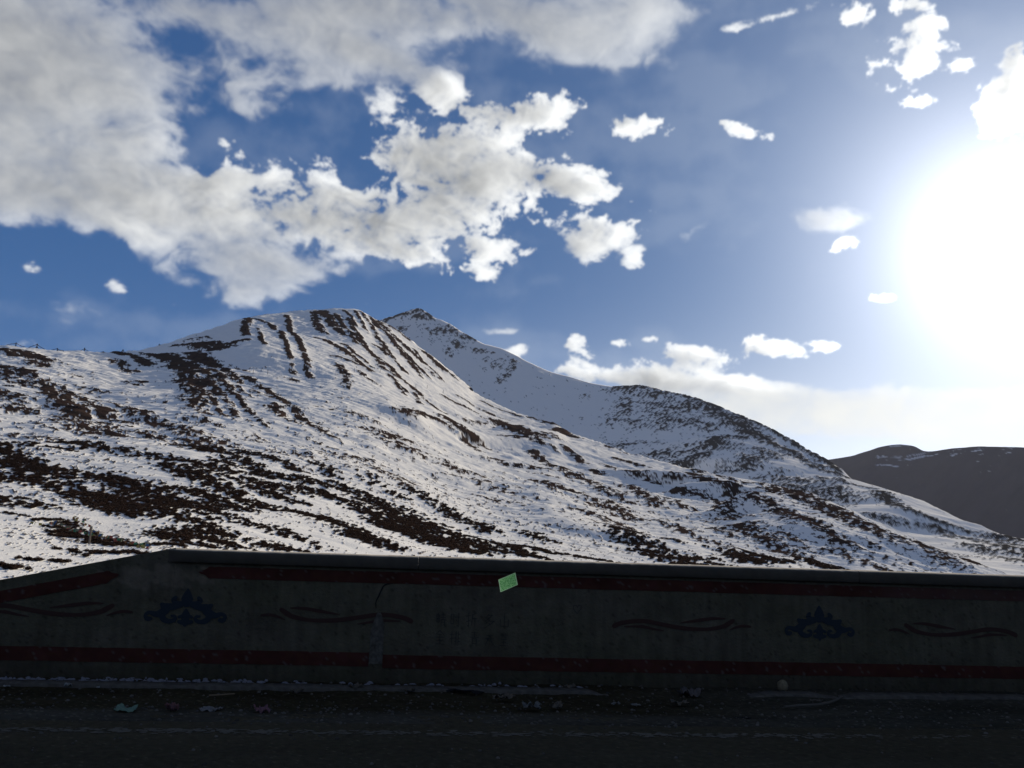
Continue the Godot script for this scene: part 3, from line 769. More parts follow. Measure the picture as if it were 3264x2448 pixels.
	streak(0.85, 3.9, 3.3, [Vector2(-101, -360), Vector2(-91, -337), Vector2(-79, -313)])
	streak(0.7, 4.4, 4.2, [Vector2(-168, -497), Vector2(-157, -485), Vector2(-150, -477)])
	streak(1, 5.6, 4.2, [Vector2(-254, -792), Vector2(-213, -657), Vector2(-193, -601)])
	streak(0.9, 5.9, 6, [Vector2(-193, -564), Vector2(-190, -573), Vector2(-188, -580)])
	streak(1, 5, 2.3, [Vector2(-256, -799), Vector2(-244, -796), Vector2(-221, -762), Vector2(-180, -647), Vector2(-163, -599), Vector2(-150, -558), Vector2(-142, -534)])
	streak(0.9, 2.5, 2.2, [Vector2(-201, -652), Vector2(-186, -616), Vector2(-181, -595), Vector2(-168, -565)])
	streak(1, 4.2, 3.1, [Vector2(-236, -859), Vector2(-214, -791), Vector2(-177, -671), Vector2(-161, -629), Vector2(-140, -566), Vector2(-129, -527), Vector2(-120, -501)])
	streak(0.7, 2.8, 2.7, [Vector2(-139, -524), Vector2(-131, -503)])
	streak(0.7, 5.4, 5.4, [Vector2(-123, -475)])
	streak(0.95, 7.7, 6.4, [Vector2(-220, -919), Vector2(-199, -834), Vector2(-183, -784), Vector2(-175, -768)])
	streak(1, 8.5, 7.1, [Vector2(-214, -931), Vector2(-193, -869), Vector2(-173, -812), Vector2(-160, -780)])
	streak(1, 9.3, 5, [Vector2(-167, -720), Vector2(-151, -690), Vector2(-137, -668), Vector2(-124, -643), Vector2(-114, -630), Vector2(-103, -610)])
	streak(0.95, 3.6, 3.3, [Vector2(-197, -954), Vector2(-180, -916), Vector2(-164, -860)])
	streak(0.95, 3.7, 3.3, [Vector2(-185, -965), Vector2(-169, -914), Vector2(-153, -865)])
	streak(0.95, 5.3, 4.2, [Vector2(-157, -801), Vector2(-144, -776), Vector2(-130, -743), Vector2(-118, -717), Vector2(-102, -659), Vector2(-94, -653), Vector2(-85, -646)])
	streak(0.9, 5, 5, [Vector2(-133, -616), Vector2(-126, -619), Vector2(-114, -616)])
	streak(0.8, 5.3, 4.4, [Vector2(-120, -582), Vector2(-111, -552), Vector2(-103, -524), Vector2(-94, -480)])
	streak(0.8, 5.1, 4.9, [Vector2(-105, -583), Vector2(-96, -559), Vector2(-91, -556)])
	streak(0.9, 3.3, 3, [Vector2(-92, -635), Vector2(-83, -606), Vector2(-73, -574)])
	streak(0.95, 6.2, 5.1, [Vector2(-169, -980), Vector2(-152, -934), Vector2(-136, -906), Vector2(-119, -854), Vector2(-105, -812)])
	streak(0.8, 4.6, 4, [Vector2(-142, -866), Vector2(-127, -811), Vector2(-114, -759)])
	streak(0.4, 4.5, 4.2, [Vector2(-83, -272), Vector2(-76, -255)])
	streak(0.7, 5.3, 5.3, [Vector2(-85, -393)])
	streak(0.8, 9.3, 9.1, [Vector2(-72, -393), Vector2(-65, -386)])
	streak(0.8, 6, 6.1, [Vector2(-62, -356), Vector2(-57, -361), Vector2(-50, -361), Vector2(-45, -368)])
	streak(0.8, 3.4, 3.3, [Vector2(-67, -282), Vector2(-61, -278), Vector2(-56, -277)])
	streak(0.7, 5.2, 5.2, [Vector2(-56, -255), Vector2(-51, -254)])
	streak(0.6, 6.4, 6.4, [Vector2(-63, -233), Vector2(-59, -239), Vector2(-54, -234)])
	streak(0.7, 5.4, 5.5, [Vector2(-49, -267), Vector2(-44, -271)])
	streak(0.6, 6, 5.6, [Vector2(-105, -284), Vector2(-95, -270), Vector2(-91, -268)])
	streak(0.95, 5.9, 5.2, [Vector2(-86, -228), Vector2(-80, -219), Vector2(-73, -206)])
	streak(0.95, 4.2, 2.4, [Vector2(-84, -238), Vector2(-76, -231), Vector2(-70, -223), Vector2(-64, -216), Vector2(-57, -210), Vector2(-51, -203), Vector2(-48, -200)])
	streak(0.95, 4.3, 3.7, [Vector2(-70, -208), Vector2(-64, -201), Vector2(-59, -194), Vector2(-55, -188), Vector2(-51, -181)])
	streak(0.8, 4.6, 4.5, [Vector2(-49, -165), Vector2(-45, -165), Vector2(-42, -164), Vector2(-39, -164)])
	streak(0.85, 4.4, 4, [Vector2(-45, -158), Vector2(-40, -147), Vector2(-37, -146)])
	streak(0.95, 5.1, 5.1, [Vector2(-46, -184), Vector2(-43, -190), Vector2(-40, -188), Vector2(-35, -189)])
	streak(0.97, 5, 4, [Vector2(-39, -172), Vector2(-35, -170), Vector2(-30, -165), Vector2(-25, -158), Vector2(-20, -148), Vector2(-17, -141)])
	streak(0.95, 2.4, 3.8, [Vector2(-40, -197), Vector2(-35, -194), Vector2(-30, -190), Vector2(-26, -184), Vector2(-20, -173)])
	streak(0.85, 3.6, 3.3, [Vector2(-32.3, -132.6), Vector2(-29.1, -129), Vector2(-26.6, -127.8), Vector2(-22.9, -124.1)])
	streak(0.9, 2.9, 2.7, [Vector2(-20.2, -117.2), Vector2(-18.1, -112.9), Vector2(-15.9, -111)])
	streak(0.95, 3.6, 2.8, [Vector2(-58, -155), Vector2(-52, -148), Vector2(-46, -140), Vector2(-40, -133), Vector2(-35, -125)])
	streak(0.85, 3.6, 3.2, [Vector2(-46.9, -130.4), Vector2(-41.7, -124.1), Vector2(-36.6, -115.1)])
	streak(0.9, 2.8, 2.6, [Vector2(-32.5, -102.6), Vector2(-29.6, -100.8), Vector2(-27.2, -102.7), Vector2(-23.8, -97.9)])
	streak(0.85, 2.3, 2.4, [Vector2(-22.9, -85.3), Vector2(-22, -87.4)])
	streak(0.9, 1.3, 1.3, [Vector2(-22.6, -98.5)])
	streak(0.9, 1.3, 1.3, [Vector2(-20.6, -94.9)])
	streak(0.85, 2.5, 2.3, [Vector2(-30.3, -82.6), Vector2(-27, -78.5), Vector2(-24.8, -77.3)])
	streak(0.7, 2.2, 2, [Vector2(-39.5, -106.8), Vector2(-36.7, -102.7), Vector2(-33.4, -98.2)])
	streak(0.7, 3.9, 3.8, [Vector2(-64, -189), Vector2(-60, -182)])
	streak(0.8, 2.9, 2.8, [Vector2(-60, -166), Vector2(-56, -163), Vector2(-53, -161)])
	streak(0.85, 4.3, 4.1, [Vector2(-42, -255), Vector2(-38, -255), Vector2(-33, -249), Vector2(-28, -243)])
	streak(0.75, 3.8, 3.6, [Vector2(-49, -222), Vector2(-45, -216), Vector2(-42, -211)])
	streak(0.7, 4.1, 3.7, [Vector2(-43, -234), Vector2(-40, -231), Vector2(-36, -227), Vector2(-33, -214)])
	streak(0.6, 3.2, 3.1, [Vector2(-29, -214), Vector2(-26, -207)])
	streak(0.55, 5.6, 5.6, [Vector2(-64, -230), Vector2(-62, -239), Vector2(-57, -234)])
	streak(0.9, 8.3, 7.1, [Vector2(-161, -980), Vector2(-138, -931), Vector2(-122, -901), Vector2(-104, -876), Vector2(-92, -846)])
	streak(0.9, 8.8, 8.3, [Vector2(-100, -940), Vector2(-84, -911), Vector2(-71, -884), Vector2(-58, -895)])
	streak(1, 5.3, 5.3, [Vector2(-45, -891)])
	streak(0.8, 7.5, 7.2, [Vector2(-129, -788), Vector2(-118, -773), Vector2(-114, -766)])
	streak(0.9, 5.3, 4.3, [Vector2(-117, -717), Vector2(-103, -691), Vector2(-91, -659), Vector2(-77, -639), Vector2(-65, -608), Vector2(-54, -588), Vector2(-46, -588)])
	streak(0.8, 4.6, 4.1, [Vector2(-133, -897), Vector2(-114, -837), Vector2(-105, -805)])
	streak(0.8, 4.1, 3.8, [Vector2(-98, -802), Vector2(-83, -748), Vector2(-79, -733)])
	streak(0.75, 7.6, 7.4, [Vector2(-82, -812), Vector2(-68, -794)])
	streak(0.8, 4.1, 3.8, [Vector2(-92, -630), Vector2(-81, -606), Vector2(-73, -589)])
	streak(0.8, 3.1, 2.9, [Vector2(-71, -610), Vector2(-60, -561)])
	streak(0.7, 8.4, 8.4, [Vector2(-55, -687), Vector2(-44, -694), Vector2(-31, -692)])
	streak(0.75, 5.3, 5.1, [Vector2(-45, -747), Vector2(-29, -751), Vector2(-13, -729), Vector2(-3, -725)])
	streak(0.8, 5.3, 5, [Vector2(-28, -816), Vector2(-9, -799), Vector2(11, -769)])
	streak(0.95, 6.8, 7.4, [Vector2(-56, -444), Vector2(-50, -478), Vector2(-43, -489), Vector2(-38, -483)])
	streak(0.95, 8.8, 8.2, [Vector2(-40, -534), Vector2(-32, -500), Vector2(-26, -493), Vector2(-22, -498)])
	streak(0.7, 7.8, 8.3, [Vector2(-31, -600), Vector2(-18, -641)])
	streak(0.9, 5.3, 5.1, [Vector2(-25, -481), Vector2(-21, -467)])
	streak(0.7, 4.2, 4.1, [Vector2(-18, -496), Vector2(-13, -492)])
	streak(0.97, 15.4, 12.8, [Vector2(-9, -681), Vector2(2, -612), Vector2(11, -598), Vector2(17, -568)])
	streak(0.8, 12.6, 12.7, [Vector2(5, -555), Vector2(13, -557)])
	streak(0.9, 2.4, 2.3, [Vector2(17, -568), Vector2(21, -541)])
	streak(0.8, 6.3, 5.9, [Vector2(21, -781), Vector2(30, -761), Vector2(41, -732)])
	streak(1, 8.7, 8.9, [Vector2(34, -671), Vector2(45, -713), Vector2(50, -686)])
	streak(0.7, 7.8, 7.5, [Vector2(26, -607), Vector2(33, -583)])
	streak(0.9, 3.6, 3.4, [Vector2(36, -561), Vector2(41, -541), Vector2(44, -528)])
	streak(0.8, 2.7, 2.7, [Vector2(27, -546), Vector2(30, -534)])
	streak(0.9, 3.6, 3.4, [Vector2(16, -521), Vector2(19, -491)])
	streak(0.85, 9.8, 9.7, [Vector2(-143, -984), Vector2(-133, -979), Vector2(-122, -972)])
	streak(0.85, 6.7, 6.7, [Vector2(-55, -348), Vector2(-50, -351), Vector2(-45, -350), Vector2(-37, -350)])
	streak(0.85, 6.4, 6.3, [Vector2(-45, -334), Vector2(-38, -330)])
	streak(0.8, 3.9, 3.9, [Vector2(-36, -313)])
	streak(0.7, 5.3, 5.3, [Vector2(-35, -347), Vector2(-28, -342), Vector2(-24, -348)])
	streak(0.85, 5, 5.2, [Vector2(-24, -331), Vector2(-18, -337), Vector2(-13, -342)])
	streak(0.8, 7.1, 7.2, [Vector2(-17, -313), Vector2(-12, -315)])
	streak(0.7, 5.7, 5.6, [Vector2(-9, -303), Vector2(-4, -300), Vector2(0, -293)])
	streak(0.6, 4.1, 4, [Vector2(-7, -269), Vector2(-3, -263)])
	streak(0.9, 5.2, 4.1, [Vector2(-40, -256), Vector2(-35, -245), Vector2(-29, -233), Vector2(-23, -221), Vector2(-17, -215), Vector2(-12, -204)])
	streak(0.85, 4.4, 4.2, [Vector2(-8, -200), Vector2(-5, -189)])
	streak(0.97, 5.7, 3.8, [Vector2(-29, -188), Vector2(-24, -175), Vector2(-19, -162), Vector2(-14, -147), Vector2(-11, -140), Vector2(-7, -130), Vector2(-5, -128)])
	streak(0.8, 3.9, 3.2, [Vector2(-17, -172), Vector2(-13, -164), Vector2(-9, -156), Vector2(-5, -149), Vector2(-2, -142)])
	streak(0.85, 3.8, 3.2, [Vector2(-5, -168), Vector2(-2, -164), Vector2(1, -153), Vector2(4, -141)])
	streak(0.85, 2.5, 2.5, [Vector2(2, -168), Vector2(6, -166), Vector2(7, -162)])
	streak(0.6, 3.8, 3.6, [Vector2(5, -199), Vector2(8, -189)])
	streak(0.85, 5.7, 5.8, [Vector2(-1, -430), Vector2(8, -433), Vector2(18, -437)])
	streak(0.7, 4.9, 5.1, [Vector2(-12, -427), Vector2(-4, -445)])
	streak(0.9, 8.8, 8, [Vector2(25, -462), Vector2(33, -444), Vector2(40, -418)])
	streak(0.7, 6.3, 6.2, [Vector2(17, -413), Vector2(24, -410)])
	streak(0.9, 6.6, 7.7, [Vector2(16, -387), Vector2(24, -374), Vector2(30, -354), Vector2(33, -317), Vector2(38, -303), Vector2(40, -285)])
	streak(0.7, 3, 3, [Vector2(16, -317), Vector2(22, -313)])
	streak(0.8, 6.3, 5.4, [Vector2(29, -348), Vector2(29, -300)])
	streak(0.85, 5.7, 5.1, [Vector2(23, -271), Vector2(28, -266), Vector2(31, -257), Vector2(34, -244)])
	streak(0.7, 4.5, 4.3, [Vector2(28, -235), Vector2(31, -225)])
	streak(0.8, 5.3, 4.8, [Vector2(15, -521), Vector2(18, -491), Vector2(24, -471)])
	streak(0.85, 4.3, 4, [Vector2(35, -550), Vector2(43, -530), Vector2(44, -502)])
	streak(0.7, 4.6, 4.5, [Vector2(47, -480), Vector2(51, -468)])
	streak(0.6, 6.1, 5.7, [Vector2(45, -402), Vector2(49, -373)])
	streak(0.4, 4.9, 4.9, [Vector2(13, -164), Vector2(18, -161)])
	streak(0.5, 5.4, 5.4, [Vector2(-23, -176), Vector2(-18, -184), Vector2(-15, -179)])
	streak(0.5, 2.4, 2.4, [Vector2(-22, -193)])
	streak(0.5, 3.8, 3.8, [Vector2(-23, -306)])
	streak(0.7, 5.3, 4.5, [Vector2(58, -524), Vector2(63, -482), Vector2(70, -460), Vector2(76, -441)])
	streak(0.8, 5.8, 5.6, [Vector2(73, -559), Vector2(78, -542), Vector2(87, -531)])
	streak(0.9, 6.3, 5.1, [Vector2(59, -429), Vector2(62, -406), Vector2(62, -373), Vector2(61, -342)])
	streak(0.7, 5.6, 5, [Vector2(67, -387), Vector2(71, -363), Vector2(72, -347)])
	streak(0.8, 4.9, 4.2, [Vector2(41, -400), Vector2(44, -384), Vector2(47, -360), Vector2(49, -343)])
	streak(0.95, 7, 5.8, [Vector2(36, -351), Vector2(38, -316), Vector2(40, -305), Vector2(41, -290)])
	streak(0.9, 3.8, 3.3, [Vector2(28, -269), Vector2(32, -264), Vector2(34, -245), Vector2(35, -231)])
	streak(0.85, 4.2, 3.8, [Vector2(51, -295), Vector2(53, -280), Vector2(54, -262)])
	streak(0.85, 3.7, 3.5, [Vector2(55, -257), Vector2(57, -246), Vector2(59, -238)])
	streak(0.9, 4.2, 3.7, [Vector2(54, -223), Vector2(57, -215), Vector2(55, -194)])
	streak(0.9, 4.4, 3.9, [Vector2(61, -232), Vector2(62, -217), Vector2(63, -202)])
	streak(1, 2.9, 2.7, [Vector2(44, -236), Vector2(44, -222)])
	streak(0.75, 6.9, 5.8, [Vector2(32, -212), Vector2(36, -206), Vector2(36, -187), Vector2(36, -174)])
	streak(0.75, 4.7, 4.5, [Vector2(42, -193), Vector2(43, -182)])
	streak(0.97, 7.3, 6.8, [Vector2(95, -441), Vector2(98, -428), Vector2(101, -414), Vector2(106, -409)])
	streak(0.7, 4.6, 4.5, [Vector2(84, -444), Vector2(89, -437)])
	streak(0.85, 5.9, 5.6, [Vector2(79, -409), Vector2(89, -401), Vector2(95, -388), Vector2(81, -319), Vector2(79, -300)])
	streak(0.97, 6.8, 4.3, [Vector2(106, -404), Vector2(95, -335), Vector2(96, -318), Vector2(95, -296), Vector2(94, -273), Vector2(95, -262), Vector2(96, -255), Vector2(97, -248)])
	streak(0.9, 5.3, 4, [Vector2(76, -282), Vector2(75, -261), Vector2(75, -246), Vector2(77, -236), Vector2(77, -222), Vector2(76, -205)])
	streak(0.75, 4, 3.8, [Vector2(68, -277), Vector2(68, -262)])
	streak(0.8, 3.7, 3.6, [Vector2(81, -259), Vector2(81, -250)])
	streak(0.7, 3.3, 3.2, [Vector2(81, -246), Vector2(81, -234)])
	streak(0.85, 5.6, 4.4, [Vector2(121, -543), Vector2(111, -454), Vector2(113, -425), Vector2(125, -428), Vector2(129, -420)])
	streak(0.9, 9.5, 7.3, [Vector2(128, -409), Vector2(114, -338), Vector2(117, -328), Vector2(120, -317), Vector2(120, -305)])
	streak(0.5, 11.2, 10.8, [Vector2(75, -648), Vector2(89, -619)])
	streak(0.95, 9.4, 5.9, [Vector2(144, -447), Vector2(122, -357), Vector2(118, -327), Vector2(117, -309), Vector2(116, -297), Vector2(116, -283), Vector2(116, -270)])
	streak(0.85, 7.8, 7.2, [Vector2(116, -284), Vector2(115, -269), Vector2(116, -260), Vector2(122, -258), Vector2(125, -255), Vector2(128, -252)])
	streak(0.95, 5.4, 6.7, [Vector2(121, -274), Vector2(124, -266), Vector2(131, -266), Vector2(180, -349), Vector2(182, -341), Vector2(177, -320), Vector2(185, -320)])
	streak(0.7, 3, 2.9, [Vector2(96, -255), Vector2(98, -251)])
	streak(1, 1.8, 1.8, [Vector2(106, -255), Vector2(107, -251)])
	streak(0.8, 3.2, 3, [Vector2(82, -254), Vector2(83, -246), Vector2(84, -237)])
	streak(0.95, 3.6, 3.2, [Vector2(75, -235), Vector2(77, -227), Vector2(77, -217), Vector2(76, -204)])
	streak(0.7, 3.7, 3.7, [Vector2(90, -239), Vector2(92, -239)])
	streak(0.8, 4.5, 4.4, [Vector2(95, -232), Vector2(96, -227), Vector2(99, -223)])
	streak(0.6, 3.4, 3.3, [Vector2(91, -234), Vector2(91, -229)])
	streak(0.95, 4.9, 4, [Vector2(-201, -926), Vector2(-178, -857), Vector2(-158, -800), Vector2(-142, -752)])
	streak(0.9, 4.1, 3.4, [Vector2(-182, -905), Vector2(-158, -827), Vector2(-143, -784), Vector2(-131, -750)])
	streak(0.9, 4.4, 3.7, [Vector2(-181, -977), Vector2(-159, -925), Vector2(-142, -866), Vector2(-129, -826)])
	streak(0.9, 4.4, 3.9, [Vector2(-147, -722), Vector2(-129, -675), Vector2(-117, -655), Vector2(-105, -634)])
	streak(0.85, 3.4, 2.9, [Vector2(-118, -724), Vector2(-103, -685), Vector2(-91, -659), Vector2(-79, -634)])
	streak(0.9, 4.5, 3.6, [Vector2(-147, -933), Vector2(-123, -863), Vector2(-104, -812), Vector2(-88, -757)])
	streak(0.9, 4.2, 3.6, [Vector2(-119, -869), Vector2(-100, -817), Vector2(-88, -789), Vector2(-74, -755)])
	streak(0.9, 4.2, 3.4, [Vector2(-143, -866), Vector2(-120, -795), Vector2(-104, -743), Vector2(-89, -701)])
	streak(0.85, 3.9, 3.4, [Vector2(-108, -908), Vector2(-90, -859), Vector2(-75, -819), Vector2(-65, -791)])
	streak(0.85, 5.3, 5, [Vector2(-86, -927), Vector2(-70, -896), Vector2(-59, -876)])
	pass


func back_streaks() -> void:
	streak(0.9, 21, 20.8, [Vector2(-333, -2187), Vector2(-289, -2183), Vector2(-260, -2184), Vector2(-228, -2175)])
	streak(0.8, 22.4, 22.4, [Vector2(-291, -2111), Vector2(-284, -2118)])
	streak(0.9, 20.6, 20.7, [Vector2(-249, -2154), Vector2(-230, -2167)])
	streak(1, 12, 12, [Vector2(-218, -2165)])
	streak(0.7, 36.1, 36.7, [Vector2(-198, -2103), Vector2(-182, -2115), Vector2(-164, -2142)])
	streak(0.5, 31.7, 31.7, [Vector2(-206, -2078), Vector2(-184, -2081)])
	streak(1, 21.5, 21.5, [Vector2(-114, -2153)])
	streak(0.75, 22.4, 21.3, [Vector2(-124, -2129), Vector2(-143, -2069), Vector2(-155, -2024)])
	streak(0.65, 8.4, 8, [Vector2(-123, -2109), Vector2(-140, -2039), Vector2(-150, -1997)])
	streak(0.6, 19.8, 19.9, [Vector2(-92, -2079), Vector2(-78, -2094)])
	streak(0.8, 10.5, 10.5, [Vector2(-47, -2092)])
	streak(0.6, 8.3, 8.2, [Vector2(-62, -2064), Vector2(-70, -2040)])
	streak(0.6, 17.3, 16.9, [Vector2(-28, -2057), Vector2(-44, -2015)])
	streak(0.7, 12.4, 11.6, [Vector2(2, -2073), Vector2(-3, -2034), Vector2(-18, -1972), Vector2(-30, -1942)])
	streak(0.45, 12.4, 12.4, [Vector2(-64, -1993)])
	streak(0.45, 14.2, 13.8, [Vector2(182, -1960), Vector2(163, -1916)])
	streak(0.45, 13.4, 13.4, [Vector2(143, -1786)])
	streak(0.5, 20.8, 20.8, [Vector2(189, -1658)])
	streak(0.6, 24.2, 24.2, [Vector2(208, -1601)])
	streak(0.45, 11.9, 11.9, [Vector2(186, -1894)])
	streak(0.62, 38, 33.3, [Vector2(281, -1959), Vector2(260, -1887), Vector2(233, -1804), Vector2(216, -1723)])
	streak(0.67, 70, 62, [Vector2(314, -1901), Vector2(329, -1830), Vector2(340, -1751), Vector2(336, -1672)])
	streak(0.62, 57.5, 55.4, [Vector2(306, -1771), Vector2(271, -1711)])
	streak(0.67, 47.7, 46.8, [Vector2(365, -1638), Vector2(369, -1607)])
	streak(0.72, 32.7, 32.7, [Vector2(238, -1740)])
	streak(0.62, 44.8, 44.8, [Vector2(309, -1652)])
	streak(1, 40.8, 40.3, [Vector2(258, -1998), Vector2(285, -1984), Vector2(302, -1969)])
	streak(0.92, 19.7, 18.6, [Vector2(355, -1915), Vector2(378, -1879), Vector2(400, -1829), Vector2(418, -1787)])
	streak(1, 51.8, 49, [Vector2(404, -1781), Vector2(425, -1761), Vector2(432, -1709), Vector2(432, -1672)])
	streak(1, 27.9, 27.9, [Vector2(414, -1696)])
	streak(1, 41.2, 38.5, [Vector2(430, -1665), Vector2(444, -1629), Vector2(443, -1581), Vector2(448, -1544)])
	streak(0.97, 13.6, 10.8, [Vector2(462, -1694), Vector2(481, -1635), Vector2(495, -1582), Vector2(502, -1521), Vector2(508, -1448), Vector2(511, -1373), Vector2(500, -1295)])
	streak(1, 22.8, 19.2, [Vector2(448, -1544), Vector2(452, -1499), Vector2(463, -1466), Vector2(473, -1434), Vector2(473, -1378), Vector2(469, -1285), Vector2(488, -1266)])
	streak(1, 29.5, 32.9, [Vector2(385, -1534), Vector2(345, -1429), Vector2(319, -1390), Vector2(296, -1357), Vector2(275, -1345)])
	streak(1, 19.3, 19.1, [Vector2(398, -1541), Vector2(414, -1520)])
	streak(0.52, 38.6, 37.9, [Vector2(355, -1405), Vector2(374, -1372)])
	streak(0.77, 37.6, 34.9, [Vector2(412, -1368), Vector2(377, -1315), Vector2(349, -1281), Vector2(331, -1282)])
	streak(0.52, 30.2, 30.2, [Vector2(422, -1351)])
	streak(0.62, 22.3, 22.3, [Vector2(321, -1355)])
	streak(0.67, 47.5, 46.9, [Vector2(250, -1444), Vector2(271, -1394), Vector2(295, -1417)])
	streak(0.62, 38.9, 38.2, [Vector2(213, -1586), Vector2(246, -1553)])
	streak(0.57, 31.6, 31.6, [Vector2(273, -1459)])
	streak(0.77, 40.2, 32, [Vector2(378, -1201), Vector2(387, -1177), Vector2(363, -1038), Vector2(368, -992), Vector2(360, -935)])
	streak(0.62, 34.3, 34.3, [Vector2(417, -1216)])
	streak(0.7, 14.4, 14, [Vector2(343, -816), Vector2(357, -796), Vector2(373, -788), Vector2(388, -780), Vector2(399, -763)])
	streak(0.75, 16, 13.9, [Vector2(389, -790), Vector2(401, -776), Vector2(415, -758), Vector2(407, -703), Vector2(392, -657)])
	streak(0.75, 17.6, 15.2, [Vector2(382, -714), Vector2(388, -692), Vector2(369, -631), Vector2(357, -598)])
	streak(0.5, 15.7, 15.5, [Vector2(337, -638), Vector2(343, -627)])
	streak(0.95, 15, 13.3, [Vector2(408, -953), Vector2(396, -895), Vector2(387, -850), Vector2(393, -829)])
	streak(0.95, 9.9, 9.8, [Vector2(394, -820), Vector2(402, -807), Vector2(417, -797), Vector2(428, -790)])
	streak(0.8, 19.5, 19.5, [Vector2(430, -785), Vector2(444, -782), Vector2(461, -769)])
	streak(0.75, 16, 15.5, [Vector2(436, -769), Vector2(439, -734)])
	streak(0.6, 37.4, 28, [Vector2(396, -1227), Vector2(413, -1209), Vector2(373, -1035), Vector2(370, -985), Vector2(361, -937), Vector2(353, -899)])
	streak(0.4, 22.4, 22, [Vector2(381, -956), Vector2(387, -935)])
	streak(0.85, 18.8, 17.2, [Vector2(480, -1403), Vector2(472, -1308), Vector2(484, -1260), Vector2(503, -1261)])
	streak(0.8, 11.8, 9.7, [Vector2(445, -1219), Vector2(404, -1046), Vector2(416, -1012), Vector2(418, -980)])
	streak(0.8, 8.7, 8.3, [Vector2(507, -1434), Vector2(496, -1371)])
	pass


func far_streaks() -> void:
	streak(0.62, 64, 64, [Vector2(1867, -4138), Vector2(1919, -4024), Vector2(1935, -3975)])
	streak(0.5, 34, 34, [Vector2(1804, -4143), Vector2(1855, -4057)])
	streak(0.55, 33, 33, [Vector2(1946, -3925), Vector2(1972, -3690), Vector2(1982, -3498), Vector2(1988, -3357)])
	streak(0.4, 34, 34, [Vector2(1750, -4167), Vector2(1817, -4035)])
	streak(0.42, 39, 39, [Vector2(1815, -3974)])
	streak(0.4, 56, 56, [Vector2(1959, -3501), Vector2(1947, -3330)])
	pass


var front_y: PackedFloat32Array
var front_x: PackedFloat32Array
var front_z: PackedFloat32Array
var front_foot: PackedFloat32Array
var front_crest: PackedFloat32Array
const FRONT_COLUMNS := 1960
const FRONT_ROWS := 520
const FRONT_STEP := 112.0 / 1959.0


# Height of the near slope at a place on the map.
func front_height(p: Vector2) -> float:
	var b := rad_to_deg(atan2(p.x, -p.y))
	var i := clampi(int(round((b + 68.0) / FRONT_STEP)), 0, FRONT_COLUMNS - 1)
	var s := (log(p.length()) - front_foot[i]) / (front_crest[i] - front_foot[i])
	var j := clampi(int(round(s * (FRONT_ROWS - 1))), 0, FRONT_ROWS - 1)
	return front_y[i * FRONT_ROWS + j]


# Broken ground: clumps that grow with the scale of the slope, over wider patches.
func bareness(clump: FastNoiseLite, tuft: FastNoiseLite, x: float, z: float, r: float, t: float) -> float:
	var far := smoothstep(220.0, 640.0, r)
	return clump.get_noise_2d(x, z) * 0.5 + tuft.get_noise_2d(atan2(x, -z), log(r) * 0.12 + t * 2.0) * lerpf(1.75, 0.72, far) - lerpf(0.03, 0.05, far)


# Adds an apron down from the foot line and a far side beyond the crest line, and makes the mesh.
func close_slope(points: PackedVector3Array, colours: PackedColorArray, near: float, near_y: float, fall: float, far_colour: Color, apron: FastNoiseLite = null) -> ArrayMesh:
	var front_rows := 40 if apron else 12
	var back_rows := 8
	var all := PackedVector3Array()
	var tints := PackedColorArray()
	var n := rows + front_rows + back_rows
	all.resize(columns * n)
	tints.resize(columns * n)
	for i in columns:
		var foot := points[i * rows]
		var crest := points[i * rows + rows - 1]
		var k := i * n
		var start := near / maxf(0.25, cos(deg_to_rad(bearing0 + i * bearing_step)))
		var rf := Vector2(foot.x, foot.z).length()
		for j in front_rows:
			var f := float(j) / front_rows
			var r := lerpf(minf(start, rf * 0.9), rf, f)
			all[k + j] = Vector3(foot.x * r / rf, lerpf(near_y, foot.y, f * f * (3.0 - 2.0 * f)), foot.z * r / rf)
			tints[k + j] = Color(0.84, 0.80, 0.735) if apron else colours[i * rows]
		for j in rows:
			all[k + front_rows + j] = points[i * rows + j]
			tints[k + front_rows + j] = colours[i * rows + j]
		for j in back_rows:
			var f := pow(float(j + 1) / back_rows, 1.6)
			all[k + front_rows + rows + j] = Vector3(crest.x * (1.0 + 0.5 * f), crest.y - fall * f * Vector2(crest.x, crest.z).length(), crest.z * (1.0 + 0.5 * f))
			tints[k + front_rows + rows + j] = far_colour
	return sheet(all, tints, columns, n)


